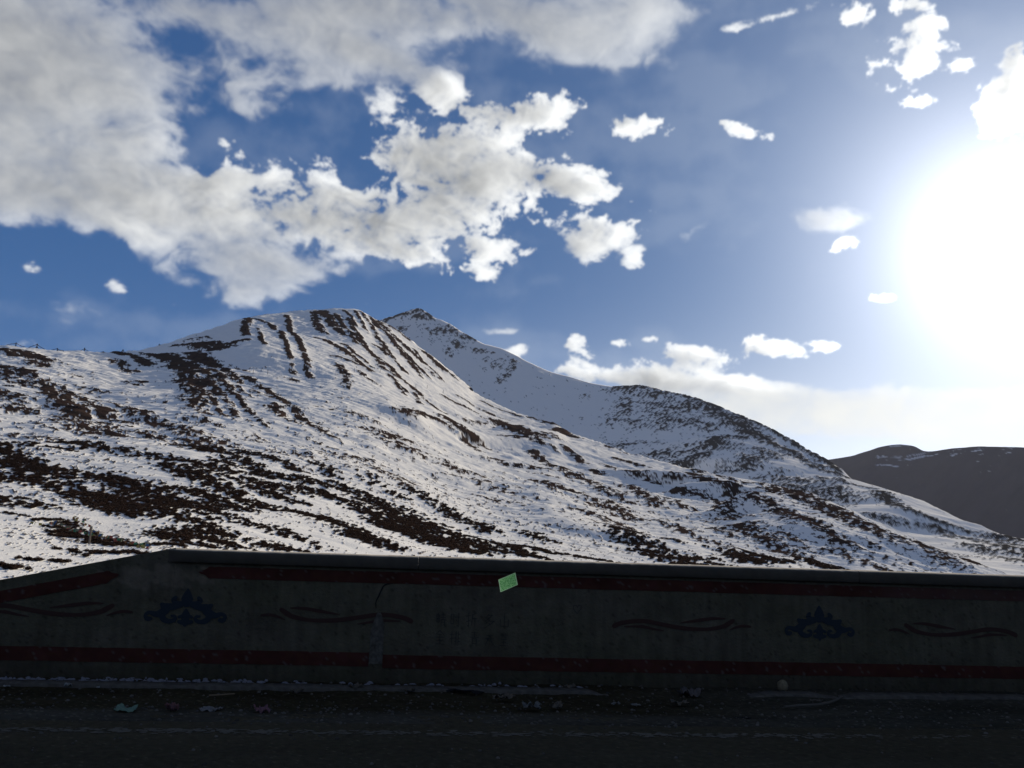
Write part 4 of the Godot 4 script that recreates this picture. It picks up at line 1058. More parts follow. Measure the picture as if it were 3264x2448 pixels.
func finish_front() -> void:
	var lumps := noise(21, 1.0 / 70.0, 6, 0.52)
	var drift := noise(22, 1.0 / 14.0, 3, 0.5)
	var clump := noise(23, 1.0 / 30.0, 4, 0.6)
	var tuft := noise(24, 95.0, 5, 0.72)
	var hue := noise(25, 1.0 / 9.0, 3, 0.5)
	var points := PackedVector3Array()
	points.resize(columns * rows)
	var colours := PackedColorArray()
	colours.resize(columns * rows)
	front_y = PackedFloat32Array()
	front_y.resize(columns * rows)
	for i in columns:
		for j in rows:
			var at := i * rows + j
			var x := grid_x[at]
			var z := grid_z[at]
			var r := sqrt(x * x + z * z)
			var v := field[at] * lerpf(0.86, 1.0, smoothstep(180.0, 480.0, r))
			var far := clampf((r - 60.0) / 240.0, 0.0, 1.0)
			var n := bareness(clump, tuft, x, z, r, grid_t[at] + swell[at])
			var bare := smoothstep(0.50, 0.57, v + n)
			var y := 1.3 + r * (grid_t[at] + swell[at])
			y += lumps.get_noise_2d(x, z) * 2.0 * clampf(r / 260.0, 0.12, 1.0)
			y += drift.get_noise_2d(x + z * 0.35, (z - x * 0.35) * 0.5) * 0.45 * clampf(r / 200.0, 0.2, 1.6)
			y += absf(drift.get_noise_2d(x * 0.4 + 300.0, z * 0.9)) * 0.7 * clampf(r / 300.0, 0.1, 1.5)
			y += v * 0.0009 * r * far + bare * minf(0.16, 0.03 + r * 0.0006)
			points[at] = Vector3(x, y, z)
			front_y[at] = y
			var h := hue.get_noise_2d(x, z)
			var snow := Color(0.84, 0.80, 0.735)
			var earth := Color(0.046 + 0.022 * h, 0.030 + 0.011 * h, 0.0235 + 0.007 * h)
			colours[at] = snow.lerp(earth, bare)
	front_x = grid_x
	front_z = grid_z
	front_foot = col_foot
	front_crest = col_crest
	var m := tinted(0.9)
	var crust := grain(26, 0.02, 5)
	crust.as_normal_map = true
	crust.bump_strength = 5.0
	m.normal_enabled = true
	m.normal_texture = crust
	m.normal_scale = 0.6
	m.uv1_triplanar = true
	m.uv1_world_triplanar = true
	m.uv1_scale = Vector3(0.22, 0.22, 0.22)
	setting("snow_slope", close_slope(points, colours, 12.0, -0.9, 0.2, Color(0.75, 0.76, 0.78), noise(27, 0.5, 3, 0.6)), m)
	# dwarf shrubs standing out of the snow on the near slope
	rng.seed = 31
	var shrub := shrub_mesh()
	var places := []
	var tints := []
	var tries := 420000
	for k in tries:
		var i := rng.randi_range(230, 1590)
		var j := rng.randi_range(0, 325)
		var at := i * rows + j
		var v := field[at] * 0.82
		if v < 0.08:
			continue
		var p := points[at]
		var r := Vector2(p.x, p.z).length()
		if r > 230.0 or r < 20.0:
			continue
		if v + bareness(clump, tuft, p.x, p.z, r, grid_t[at] + swell[at]) < 0.55:
			continue
		var size := rng.randf_range(0.13, 0.30) * clampf(r / 110.0, 0.8, 1.5)
		var b := Basis(Vector3.UP, rng.randf() * TAU) * Basis.from_scale(Vector3(size, size * rng.randf_range(0.4, 0.75), size))
		places.append(Transform3D(b, p + Vector3(0, -0.05 * size, 0)))
		var w := rng.randf()
		tints.append(Color(0.034 + 0.034 * w, 0.023 + 0.017 * w, 0.019 + 0.009 * w))
		if places.size() >= 70000:
			break
	var mm := MultiMesh.new()
	mm.transform_format = MultiMesh.TRANSFORM_3D
	mm.use_colors = true
	mm.mesh = shrub
	mm.instance_count = places.size()
	for k in places.size():
		mm.set_instance_transform(k, places[k])
		mm.set_instance_color(k, tints[k])
	var mi := MultiMeshInstance3D.new()
	mi.name = "dwarf_shrubs"
	mi.multimesh = mm
	mi.material_override = tinted(1.0)
	add_child(mi)
	mi.set_meta("kind", "stuff")
	tag(mi, "low dark brown alpine shrubs covering the near snow slope in patches", "shrubs")


# One low cushion shrub: an uneven mound of twig-sized faces.
func shrub_mesh() -> ArrayMesh:
	var r := RandomNumberGenerator.new()
	r.seed = 77
	var st := SurfaceTool.new()
	st.begin(Mesh.PRIMITIVE_TRIANGLES)
	st.set_color(Color.WHITE)
	for k in 90:
		var w := r.randf() * TAU
		var up := pow(r.randf(), 0.8)
		var d := Vector3(cos(w) * sqrt(1.0 - up * up), up, sin(w) * sqrt(1.0 - up * up))
		var c := d * r.randf_range(0.55, 1.0)
		var s := Vector3(r.randf_range(-1, 1), r.randf_range(-1, 1), r.randf_range(-1, 1)).normalized()
		var t := d.cross(s).normalized()
		s = (d + s * 0.7).normalized()
		var size := r.randf_range(0.16, 0.34)
		var p := [c - t * size * 0.5, c + s * size, c + t * size * 0.5]
		if (p[2] - p[0]).cross(p[1] - p[0]).dot(d + Vector3.UP * 0.3) < 0.0:
			p.reverse()
		for q in p:
			st.set_normal((d + Vector3.UP * 0.3).normalized())
			st.add_vertex(q)
	# a solid core
	for k in 8:
		var a0 := TAU * k / 8.0
		var a1 := TAU * (k + 1) / 8.0
		var v := [Vector3(cos(a0), -0.1, sin(a0)) * 0.8, Vector3(0, 0.72, 0), Vector3(cos(a1), -0.1, sin(a1)) * 0.8]
		for q in v:
			st.set_normal(q.normalized())
			st.add_vertex(q)
	return st.commit()


func finish_back() -> void:
	var lumps := noise(41, 1.0 / 240.0, 6, 0.5)
	var clump := noise(43, 1.0 / 60.0, 5, 0.62)
	var comb := noise(44, 1.0, 4, 0.55)
	var points := PackedVector3Array()
	points.resize(columns * rows)
	var colours := PackedColorArray()
	colours.resize(columns * rows)
	for i in columns:
		for j in rows:
			var at := i * rows + j
			var x := grid_x[at]
			var z := grid_z[at]
			var r := sqrt(x * x + z * z)
			var v := field[at]
			var th := atan2(x, -z)
			var up := grid_t[at] + swell[at] + 0.1 * log(r)
			# gullies run down the fall line
			var n := clump.get_noise_2d(x, z) * 0.5
			n += comb.get_noise_2d((th * 0.66 - up * 0.75) * 330.0, (th * 0.75 + up * 0.66) * 110.0) * 0.85
			var bare := smoothstep(0.50, 0.58, v + n * 1.25 - 0.14)
			var y := 1.3 + r * (grid_t[at] + swell[at])
			y += lumps.get_noise_2d(x, z) * 7.0
			y += (v * 0.5 + bare * 0.5) * 0.0012 * r
			points[at] = Vector3(x, y, z)
			colours[at] = Color(0.84, 0.80, 0.735).lerp(Color(0.047, 0.04, 0.039), bare)
	setting("snow_mountain", close_slope(points, colours, 380.0, -60.0, 0.25, Color(0.75, 0.76, 0.78)), tinted(0.9))


func finish_far() -> void:
	var lumps := noise(51, 1.0 / 900.0, 6, 0.5)
	var clump := noise(53, 1.0 / 60.0, 5, 0.66)
	var points := PackedVector3Array()
	points.resize(columns * rows)
	var colours := PackedColorArray()
	colours.resize(columns * rows)
	for i in columns:
		for j in rows:
			var at := i * rows + j
			var x := grid_x[at]
			var z := grid_z[at]
			var r := sqrt(x * x + z * z)
			var n := clump.get_noise_2d((x - z) * 0.3, r * grid_t[at] * 2.2)
			var white := smoothstep(0.5, 0.8, field[at] + n * 1.2 - 0.22) * 0.8
			var y := 1.3 + r * grid_t[at] + lumps.get_noise_2d(x, z) * 50.0 * minf(1.0, (1.0 - float(j) / (rows - 1)) * 6.0 + 0.15)
			points[at] = Vector3(x, y, z)
			var h := clump.get_noise_2d(x * 0.4, z * 0.4)
			colours[at] = Color(0.050 + 0.02 * h, 0.045 + 0.016 * h, 0.050 + 0.016 * h).lerp(Color(0.78, 0.79, 0.81), white)
	setting("brown_hill", close_slope(points, colours, 1200.0, -200.0, 0.25, Color(0.07, 0.055, 0.05)), tinted(0.95))


# ======================================================================== road
func along_wall(s: float, off: float, y := 0.0) -> Vector3:
	return WALL_FOOT + Vector3(0.99314, 0, -0.1169) * s + Vector3(0.1169, 0, 0.99314) * off + Vector3(0, y, 0)


# A strip of ground beside the wall: from off0 to off1 in front of it.
func strip(s0: float, s1: float, off0: float, off1: float, ns: int, no: int, shape: Callable, colour: Callable) -> ArrayMesh:
	var pts := PackedVector3Array()
	var cols := PackedColorArray()
	for i in ns:
		var s := lerpf(s0, s1, float(i) / (ns - 1))
		for j in no:
			var o := lerpf(off0, off1, float(j) / (no - 1))
			pts.append(along_wall(s, o, shape.call(s, o)))
			cols.append(colour.call(s, o))
	# columns run along the wall, rows come towards the viewer; turn them so that they face up
	var turned := PackedVector3Array()
	var tints := PackedColorArray()
	for i in ns:
		for j in no:
			turned.append(pts[i * no + no - 1 - j])
			tints.append(cols[i * no + no - 1 - j])
	return sheet(turned, tints, ns, no)


func build_road() -> void:
	var asphalt := tinted(0.92)
	asphalt.heightmap_enabled = false
	asphalt.normal_enabled = true
	var bumps := grain(61, 0.06, 4)
	bumps.as_normal_map = true
	bumps.bump_strength = 9.0
	asphalt.normal_texture = bumps
	asphalt.normal_scale = 0.9
	asphalt.uv1_triplanar = true
	asphalt.uv1_world_triplanar = true
	asphalt.uv1_scale = Vector3(2.2, 2.2, 2.2)
	var fine := noise(62, 14.0, 3, 0.6)
	var wide := noise(63, 0.8, 4, 0.55)
	var speck := noise(64, 38.0, 2, 0.6)
	var flat := func(_s: float, _o: float) -> float: return 0.0
	var tar := func(s: float, o: float) -> Color:
		var k := 1.0 + 0.30 * fine.get_noise_2d(s, o) + 0.22 * wide.get_noise_2d(s * 0.35, o)
		var dust := smoothstep(2.6, 1.5, o) * 0.35
		if speck.get_noise_2d(s, o) > 0.62:
			k *= 1.8
		return Color(0.051 * k, 0.045 * k, 0.031 * k).lerp(Color(0.062, 0.049, 0.029) * k, dust)
	setting("road", strip(-5.2, 6.2, 1.2, 3.2, 760, 134, flat, tar), asphalt)
	var plain := func(_s: float, _o: float) -> Color: return Color(0.051, 0.045, 0.031)
	setting("road_beyond", strip(-60.0, 60.0, 3.2, 9.5, 61, 8, flat, plain), asphalt)
	setting("road_left", strip(-60.0, -5.2, 1.2, 3.2, 61, 8, flat, plain), asphalt)
	setting("road_right", strip(6.2, 60.0, 1.2, 3.2, 61, 8, flat, plain), asphalt)
	# dirt verge between the asphalt and the wall
	var lump := noise(65, 1.1, 4, 0.5)
	var verge := func(s: float, o: float) -> float:
		var edge := smoothstep(1.45, 1.2, o)
		return 0.004 * edge - 0.02 * smoothstep(1.25, 0.9, o) * smoothstep(0.2, 0.5, o) + 0.016 * lump.get_noise_2d(s, o * 2.0) * edge + 0.004 * fine.get_noise_2d(s, o) * edge
	var dirt := func(s: float, o: float) -> Color:
		var k := 1.0 + 0.35 * fine.get_noise_2d(s + 9.0, o) + 0.45 * wide.get_noise_2d(s * 0.5 + 5.0, o * 1.6)
		if speck.get_noise_2d(s + 3.0, o) > 0.55:
			k *= 2.0
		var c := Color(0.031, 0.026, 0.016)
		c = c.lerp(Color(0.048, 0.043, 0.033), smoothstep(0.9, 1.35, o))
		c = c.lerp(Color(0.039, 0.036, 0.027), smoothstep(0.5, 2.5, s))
		return c * k
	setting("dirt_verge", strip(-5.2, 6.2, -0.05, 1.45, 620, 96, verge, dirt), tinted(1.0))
	var dull := func(_s: float, _o: float) -> Color: return Color(0.032, 0.029, 0.023)
	setting("dirt_verge_left", strip(-60.0, -5.2, -0.05, 1.45, 40, 4, flat, dull), tinted(1.0))
	setting("dirt_verge_right", strip(6.2, 60.0, -0.05, 1.45, 40, 4, flat, dull), tinted(1.0))
	# the ground behind the viewer
	var bank := func(_s: float, o: float) -> float: return -0.02 + maxf(0.0, o - 11.0) * 0.02
	var bank_tint := func(_s: float, _o: float) -> Color: return Color(0.045, 0.04, 0.034)
	setting("ground", strip(-300.0, 300.0, 9.5, 400.0, 40, 30, bank, bank_tint), tinted(1.0))
	var below := func(_s: float, o: float) -> float: return -0.06 + 0.22 * minf(0.0, o + 0.25)
	var bank_snow := func(_s: float, _o: float) -> Color: return Color(0.76, 0.77, 0.79)
	setting("bank_behind_wall", strip(-60.0, 60.0, -6.0, -0.02, 60, 12, below, bank_snow), tinted(0.9))
	# worn edge line: what is left of the paint
	rng.seed = 66
	var worn := noise(67, 2.2, 3, 0.6)
	var st := SurfaceTool.new()
	st.begin(Mesh.PRIMITIVE_TRIANGLES)
	for k in 5200:
		var s := rng.randf_range(-5.0, 6.0)
		var o := 1.71 + rng.randfn(0.0, 0.035)
		if absf(o - 1.71) > 0.075:
			continue
		var n := worn.get_noise_2d(s * 2.0, o * 3.0)
		var keep := 0.55 + n * 1.1 - smoothstep(1.2, 3.0, s) * 0.45
		if rng.randf() > keep * 0.75:
			continue
		var size := rng.randf_range(0.004, 0.016)
		var turn := rng.randf() * TAU
		var up := 0.0035 + k * 1e-7
		var ring := []
		for q in 6:
			var w := turn + TAU * q / 6.0
			var rr := size * rng.randf_range(0.6, 1.2)
			ring.append(along_wall(s + cos(w) * rr * 1.8, o + sin(w) * rr, up))
		for q in range(1, 5):
			for v in [ring[0], ring[q], ring[q + 1]]:
				st.set_normal(Vector3.UP)
				st.add_vertex(v)
	var line := setting("edge_line_marking", st.commit(), paint(0.095, 0.083, 0.062))
	line.set_meta("kind", "structure")
	# concrete gutter edge in three broken lengths
	var crumb := noise(68, 9.0, 3, 0.6)
	for part in [[-5.2, 0.75], [1.95, 2.72], [2.75, 6.0]]:
		var ns := int((part[1] - part[0]) / 0.02)
		var pts := PackedVector3Array()
		var cols := PackedColorArray()
		for i in ns:
			var s := lerpf(part[0], part[1], float(i) / (ns - 1))
			var fade := smoothstep(part[0], part[0] + 0.25, s) * smoothstep(part[1], part[1] - 0.25, s)
			var hgt := 0.028 * fade + 0.006 * crumb.get_noise_2d(s, 0.0) - 0.006
			var prof := [[0.345, -0.03], [0.34, hgt - 0.006], [0.325, hgt], [0.27, hgt + 0.002], [0.20, hgt], [0.185, -0.03]]
			for j in 6:
				var o: float = prof[j][0] + 0.012 * crumb.get_noise_2d(s, 5.0 + (1.0 if j < 3 else 3.0))
				pts.append(along_wall(s, o, prof[j][1]))
				var k := 1.0 + 0.5 * crumb.get_noise_2d(s * 1.5, 20.0 + j)
				cols.append(Color(0.078 * k, 0.07 * k, 0.058 * k))
		var kerb := put("gutter_edge", sheet(pts, cols, ns, 6), tinted(1.0))
		kerb.set_meta("kind", "structure")
	# slush left along the gutter on the left
	var sl := SurfaceTool.new()
	sl.begin(Mesh.PRIMITIVE_TRIANGLES)
	rng.seed = 69
	for k in 520:
		var s := -5.2 + pow(rng.randf(), 1.25) * 3.2
		if rng.randf() < 0.12:
			s = rng.randf_range(-2.2, 0.6)
		var o := 0.13 + rng.randfn(0.0, 0.045)
		lump_into(sl, along_wall(s, o, 0.012), Vector3(rng.randf_range(0.008, 0.032), rng.randf_range(0.004, 0.016), rng.randf_range(0.006, 0.018)))
	var slush := put("snow_residue", sl.commit(), paint(0.15, 0.148, 0.16))
	slush.set_meta("kind", "stuff")
	tag(slush, "crumbs of dirty snow along the foot of the wall", "snow")
	# loose gravel
	var gr := SurfaceTool.new()
	gr.begin(Mesh.PRIMITIVE_TRIANGLES)
	lump_into(gr, Vector3.ZERO, Vector3.ONE)
	var mm := MultiMesh.new()
	mm.transform_format = MultiMesh.TRANSFORM_3D
	mm.use_colors = true
	mm.mesh = gr.commit()
	var count := 3600
	mm.instance_count = count
	for k in count:
		var s := rng.randf_range(-5.0, 6.0)
		var o := rng.randf_range(0.0, 1.5) if rng.randf() < 0.85 else rng.randf_range(1.4, 3.1)
		var size := 0.003 + 0.012 * pow(rng.randf(), 3.5)
		mm.set_instance_transform(k, Transform3D(Basis(Vector3.UP, rng.randf() * TAU) * Basis.from_scale(Vector3(size * 1.3, size * 0.7, size)), along_wall(s, o, verge.call(s, o) + size * 0.3)))
		var w := rng.randf_range(0.6, 1.8)
		mm.set_instance_color(k, Color(0.06 * w, 0.054 * w, 0.045 * w))
	var mi := MultiMeshInstance3D.new()
	mi.name = "gravel"
	mi.multimesh = mm
	mi.material_override = tinted(1.0)
	add_child(mi)
	mi.set_meta("kind", "stuff")
	tag(mi, "loose gravel scattered over the dirt verge and road edge", "gravel")


# An uneven pebble-like lump added to a SurfaceTool.
func lump_into(st: SurfaceTool, c: Vector3, size: Vector3) -> void:
	var ring := []
	for level in 2:
		var row := []
		for k in 6:
			var w := TAU * (k + 0.5 * level) / 6.0
			var rr := (1.0 if level == 0 else 0.7) * rng.randf_range(0.75, 1.15)
			row.append(c + Vector3(cos(w) * rr * size.x, (-0.3 if level == 0 else 0.6) * size.y, sin(w) * rr * size.z))
		ring.append(row)
	var top := c + Vector3(0, size.y, 0)
	for k in 6:
		var l := (k + 1) % 6
		for tri in [[ring[0][k], ring[1][k], ring[0][l]], [ring[0][l], ring[1][k], ring[1][l]], [ring[1][k], top, ring[1][l]]]:
			var n: Vector3 = (tri[2] - tri[0]).cross(tri[1] - tri[0]).normalized()
			if n.dot((tri[0] + tri[1] + tri[2]) / 3.0 - c) < 0.0:
				n = -n
				tri.reverse()
			for v in tri:
				st.set_color(Color.WHITE)
				st.set_normal(n)
				st.add_vertex(v)


# ======================================================================== wall
var wall: Node3D


func wall_top(s: float) -> float:
	return 0.948 if s > -2.8 else maxf(1.033 + (s + 2.853) * 0.223, 0.40)


# A sheet standing on the face of the wall, s along it and h up, z proud of it.
func face(ss: PackedFloat32Array, low: Callable, high: Callable, nh: int, proud: Callable, colour: Callable) -> ArrayMesh:
	var pts := PackedVector3Array()
	var cols := PackedColorArray()
	for s in ss:
		var l: float = low.call(s)
		var h: float = high.call(s)
		for j in nh:
			var y := lerpf(l, h, float(j) / (nh - 1))
			pts.append(Vector3(s, y, proud.call(s, y)))
			cols.append(colour.call(s, y))
	return sheet(pts, cols, ss.size(), nh)


func spread(a: float, b: float, step: float) -> PackedFloat32Array:
	var out := PackedFloat32Array()
	var n := maxi(2, int((b - a) / step))
	for i in n + 1:
		out.append(lerpf(a, b, float(i) / n))
	return out


func build_wall() -> void:
	wall = thing("parapet_wall", "long grey concrete roadside parapet painted with red bands and blue ornaments", "wall", WALL_FOOT)
	wall.basis = Basis(Vector3(0.99314, 0, -0.1169), Vector3.UP, Vector3(0.1169, 0, 0.99314))
	var rough := noise(71, 7.0, 4, 0.55)
	var stain := noise(72, 1.3, 5, 0.55)
	var pit := noise(73, 30.0, 2, 0.6)
	var plaster := tinted(0.95)
	var bumps := grain(74, 0.03, 5)
	bumps.as_normal_map = true
	bumps.bump_strength = 6.0
	plaster.normal_enabled = true
	plaster.normal_texture = bumps
	plaster.normal_scale = 0.7
	plaster.uv1_triplanar = true
	plaster.uv1_scale = Vector3(1.6, 1.6, 1.6)
	var grey := func(s: float, h: float) -> Color:
		var k := 1.0 + 0.22 * stain.get_noise_2d(s, h * 1.5) + 0.18 * rough.get_noise_2d(s, h)
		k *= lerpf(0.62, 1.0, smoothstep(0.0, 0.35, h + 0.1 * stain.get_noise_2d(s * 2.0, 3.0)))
		k *= 1.0 + 0.25 * rough.get_noise_2d(s * 1.7, h * 0.16 + 60.0)
		if pit.get_noise_2d(s, h) > 0.58:
			k *= 0.6
		var c := Color(0.080, 0.073, 0.048).lerp(Color(0.084, 0.073, 0.053), clampf(0.5 + stain.get_noise_2d(s * 0.4, h + 9.0), 0.0, 1.0))
		var bare := patch_of(s, h)
		if bare > 0.0:
			c = c.lerp(Color(0.125, 0.105, 0.076), bare)
		return c * k
	var dent := func(s: float, h: float) -> float: return 0.0014 * rough.get_noise_2d(s, h) - 0.004 * patch_of(s, h)
	# the body: front face, top, back and ends
	var ss := spread(-6.0, 7.0, 0.02)
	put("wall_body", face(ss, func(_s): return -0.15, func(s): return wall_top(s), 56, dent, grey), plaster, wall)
	var st := SurfaceTool.new()
	st.begin(Mesh.PRIMITIVE_TRIANGLES)
	var marks := spread(-6.0, -2.85, 0.1)
	marks.append_array(PackedFloat32Array([-2.8, 7.0, 60.0]))
	st.set_color(Color(0.085, 0.085, 0.08))
	for i in marks.size() - 1:
		var s0 := marks[i]
		var s1 := marks[i + 1]
		var a := Vector3(s0, wall_top(s0), 0.0)
		var b := Vector3(s1, wall_top(s1), 0.0)
		var back := Vector3(0, 0, -0.26)
		quad(st, a, b, b + back, a + back)
		quad(st, b + back, Vector3(s1, -1.2, -0.26), Vector3(s0, -1.2, -0.26), a + back)
		if s0 >= 6.9:
			quad(st, Vector3(s0, -0.15, 0), Vector3(s1, -0.15, 0), b, a)
	quad(st, Vector3(-6.0, -0.15, 0), Vector3(-6.0, wall_top(-6.0), 0), Vector3(-6.0, wall_top(-6.0), -0.26), Vector3(-6.0, -0.15, -0.26))
	put("wall_core", st.commit(), tinted(0.95), wall)
	# the coping: a rounded lip, cast in lengths
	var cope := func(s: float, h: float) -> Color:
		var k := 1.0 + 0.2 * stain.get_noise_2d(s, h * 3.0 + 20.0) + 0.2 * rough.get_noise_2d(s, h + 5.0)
		return Color(0.066, 0.058, 0.046).lerp(Color(0.50, 0.44, 0.35), smoothstep(1.024, 1.031, h)) * k  # top coloured much paler so that the sunlit line along it shows
	for part in [[-2.87, -0.834], [-0.828, 3.1], [3.106, 7.0], [7.006, 60.0]]:
		var step := 0.03 if part[1] < 10.0 else 2.0
		var run := spread(part[0], part[1], step)
		var prof := [[0.0, 0.925], [0.022, 0.922], [0.034, 0.935], [0.038, 0.965], [0.036, 1.0], [0.028, 1.018], [0.012, 1.028], [-0.05, 1.032], [-0.2, 1.030], [-0.262, 1.022], [-0.282, 1.0], [-0.282, 0.94], [-0.26, 0.93]]
		var pts := PackedVector3Array()
		var cols := PackedColorArray()
		for s in run:
			var e: float = smoothstep(0.0, 0.10, s + 2.87) if part[0] < -2.0 else 1.0
			var chip := 0.006 * maxf(0.0, rough.get_noise_2d(s * 1.6, 40.0) - 0.1)
			for q in prof:
				var n := 0.0018 * rough.get_noise_2d(s, q[1] * 3.0 + q[0])
				pts.append(Vector3(s, q[1] + n - (chip if q[1] > 1.01 else 0.0), (q[0] if q[0] < 0.0 else q[0] * e + 0.003) + n))
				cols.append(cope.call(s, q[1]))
		var cm := sheet(pts, cols, run.size(), prof.size())
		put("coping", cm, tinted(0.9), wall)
	# painted bands
	var red := func(s: float, h: float) -> Color:
		var k := 1.0 + 0.25 * stain.get_noise_2d(s + 4.0, h * 2.0) + 0.25 * rough.get_noise_2d(s + 2.0, h)
		var c := Color(0.058, 0.023, 0.018) * k
		c = c.lerp(Color(0.085, 0.06, 0.05), 0.5 * smoothstep(2.0, 5.0, s + 2.0 * stain.get_noise_2d(s, h + 30.0)) * smoothstep(0.5, 0.7, h))
		if pit.get_noise_2d(s * 0.5 + 7.0, h * 0.5) > 0.55:
			c = Color(0.085, 0.065, 0.055)
		return c
	var wob := noise(75, 3.0, 4, 0.6)
	var flat := func(_s: float, _h: float) -> float: return 0.0045
	put("red_band", face(spread(-2.62, 7.0, 0.02), func(s): return 0.803 + 0.004 * wob.get_noise_1d(s) + torn(s, -2.62), func(s): return 0.898 + 0.004 * wob.get_noise_1d(s + 50.0) - torn(s, -2.62), 7, flat, red), tinted(0.9), wall)
	put("red_band", face(spread(-6.0, -3.24, 0.02), func(s): return wall_top(s) - 0.185 + 0.004 * wob.get_noise_1d(s + 80.0) + torn(-s, 3.24), func(s): return wall_top(s) - 0.088 + 0.004 * wob.get_noise_1d(s + 90.0) - torn(-s, 3.24), 7, flat, red), tinted(0.9), wall)
	put("red_band", face(spread(-6.0, -1.2, 0.02), func(s): return 0.132 + 0.005 * wob.get_noise_1d(s + 20.0), func(s): return 0.24 + 0.004 * wob.get_noise_1d(s + 70.0), 7, flat, red), tinted(0.9), wall)
	put("red_band", face(spread(-1.085, 7.0, 0.02), func(s): return 0.118 + 0.005 * wob.get_noise_1d(s + 20.0), func(s): return 0.226 + 0.004 * wob.get_noise_1d(s + 70.0), 7, flat, red), tinted(0.9), wall)
	# mended joint and the crack above it
	var mend := func(s: float, h: float) -> Color:
		var k := 1.0 + 0.5 * rough.get_noise_2d(s * 2.0, h * 2.0) + 0.4 * pit.get_noise_2d(s, h)
		return Color(0.078, 0.072, 0.060) * k
	put("mortar_repair", face(spread(-1.197, -1.088, 0.006), func(s): return 0.15 + 0.01 * wob.get_noise_1d(s * 9.0), func(s): return 0.57 + 0.03 * wob.get_noise_1d(s * 12.0) - 9.0 * pow(absf(s + 1.135), 1.5), 60, func(s, h): return 0.006 + 0.004 * rough.get_noise_2d(s * 3.0, h * 3.0) - 0.07 * maxf(0.0, absf(s + 1.14) - 0.042), mend), tinted(1.0), wall)
	put("crack", brush([Vector2(-1.043, 0.807), Vector2(-1.106, 0.787), Vector2(-1.132, 0.74), Vector2(-1.149, 0.696), Vector2(-1.168, 0.65), Vector2(-1.165, 0.60)], [0.004, 0.006, 0.005, 0.006, 0.004, 0.003], 0.0032), paint(0.012, 0.013, 0.013), wall)
	# red ribbons
	var ribbon := paint(0.045, 0.024, 0.019)
	ribbon_at(-1.45, 1.0, ribbon)
	ribbon_at(-3.75, -1.0, ribbon)
	ribbon_at(1.45, -1.0, ribbon)
	ribbon_at(4.03, 1.0, ribbon)
	# blue ornaments
	ornament_at(-2.69)
	ornament_at(2.73)
	# pencilled writing
	write_on_wall()


# Where the plaster lost its paint, at the bend of the wall top.
func patch_of(s: float, h: float) -> float:
	var u := (s + 2.95) / 0.36
	var v := (h - 0.80) / 0.085
	var d := sqrt(u * u + v * v) + 0.55 * sin(s * 23.0 + h * 9.0) * 0.35 + 0.25 * sin(h * 61.0 + s * 17.0) + 0.15 * sin(s * 71.0)
	return smoothstep(1.12, 0.92, d)


func torn(s: float, end: float) -> float:
	return 0.045 * smoothstep(0.10, 0.0, s - end) + 0.006 * sin(s * 90.0) * smoothstep(0.25, 0.0, s - end)


func quad(st: SurfaceTool, a: Vector3, b: Vector3, c: Vector3, d: Vector3) -> void:
	var n := (c - a).cross(b - a).normalized()
	for v in [a, c, b, a, d, c]:
		st.set_normal(-n)
		st.add_vertex(v)


# A brush stroke on the wall face: a strip of the given half widths.
func brush(line: Array, half: Array, proud: float, st_in: SurfaceTool = null) -> ArrayMesh:
	var st := st_in if st_in else SurfaceTool.new()
	if st_in == null:
		st.begin(Mesh.PRIMITIVE_TRIANGLES)
	var curve := []
	var widths := []
	var n := line.size()
	if n == 2:
		curve = line
		widths = half
	else:
		for i in n - 1:
			var p0: Vector2 = line[maxi(i - 1, 0)]
			var p1: Vector2 = line[i]
			var p2: Vector2 = line[i + 1]
			var p3: Vector2 = line[mini(i + 2, n - 1)]
			for k in 6:
				curve.append(p1.cubic_interpolate(p2, p0, p3, k / 6.0))
				widths.append(lerpf(half[i], half[i + 1], k / 6.0))
		curve.append(line[n - 1])
		widths.append(half[n - 1])
	var left := []
	var right := []
	for i in curve.size():
		var d: Vector2 = (curve[mini(i + 1, curve.size() - 1)] - curve[maxi(i - 1, 0)]).normalized()
		var o := Vector2(-d.y, d.x) * float(widths[i])
		left.append(curve[i] + o)
		right.append(curve[i] - o)
	for i in curve.size() - 1:
		var q := [left[i], left[i + 1], right[i + 1], left[i], right[i + 1], right[i]]
		for v in q:
			st.set_normal(Vector3.BACK)
			st.add_vertex(Vector3(v.x, v.y, proud))
	for e in [0, curve.size() - 1]:
		for k in 6:
			var w0 := TAU * k / 6.0
			var w1 := TAU * (k + 1) / 6.0
			var r: float = widths[e]
			for v in [curve[e], curve[e] + Vector2(cos(w1), sin(w1)) * r, curve[e] + Vector2(cos(w0), sin(w0)) * r]:
				st.set_normal(Vector3.BACK)
				st.add_vertex(Vector3(v.x, v.y, proud + 0.00015))
	return st.commit() if st_in == null else null


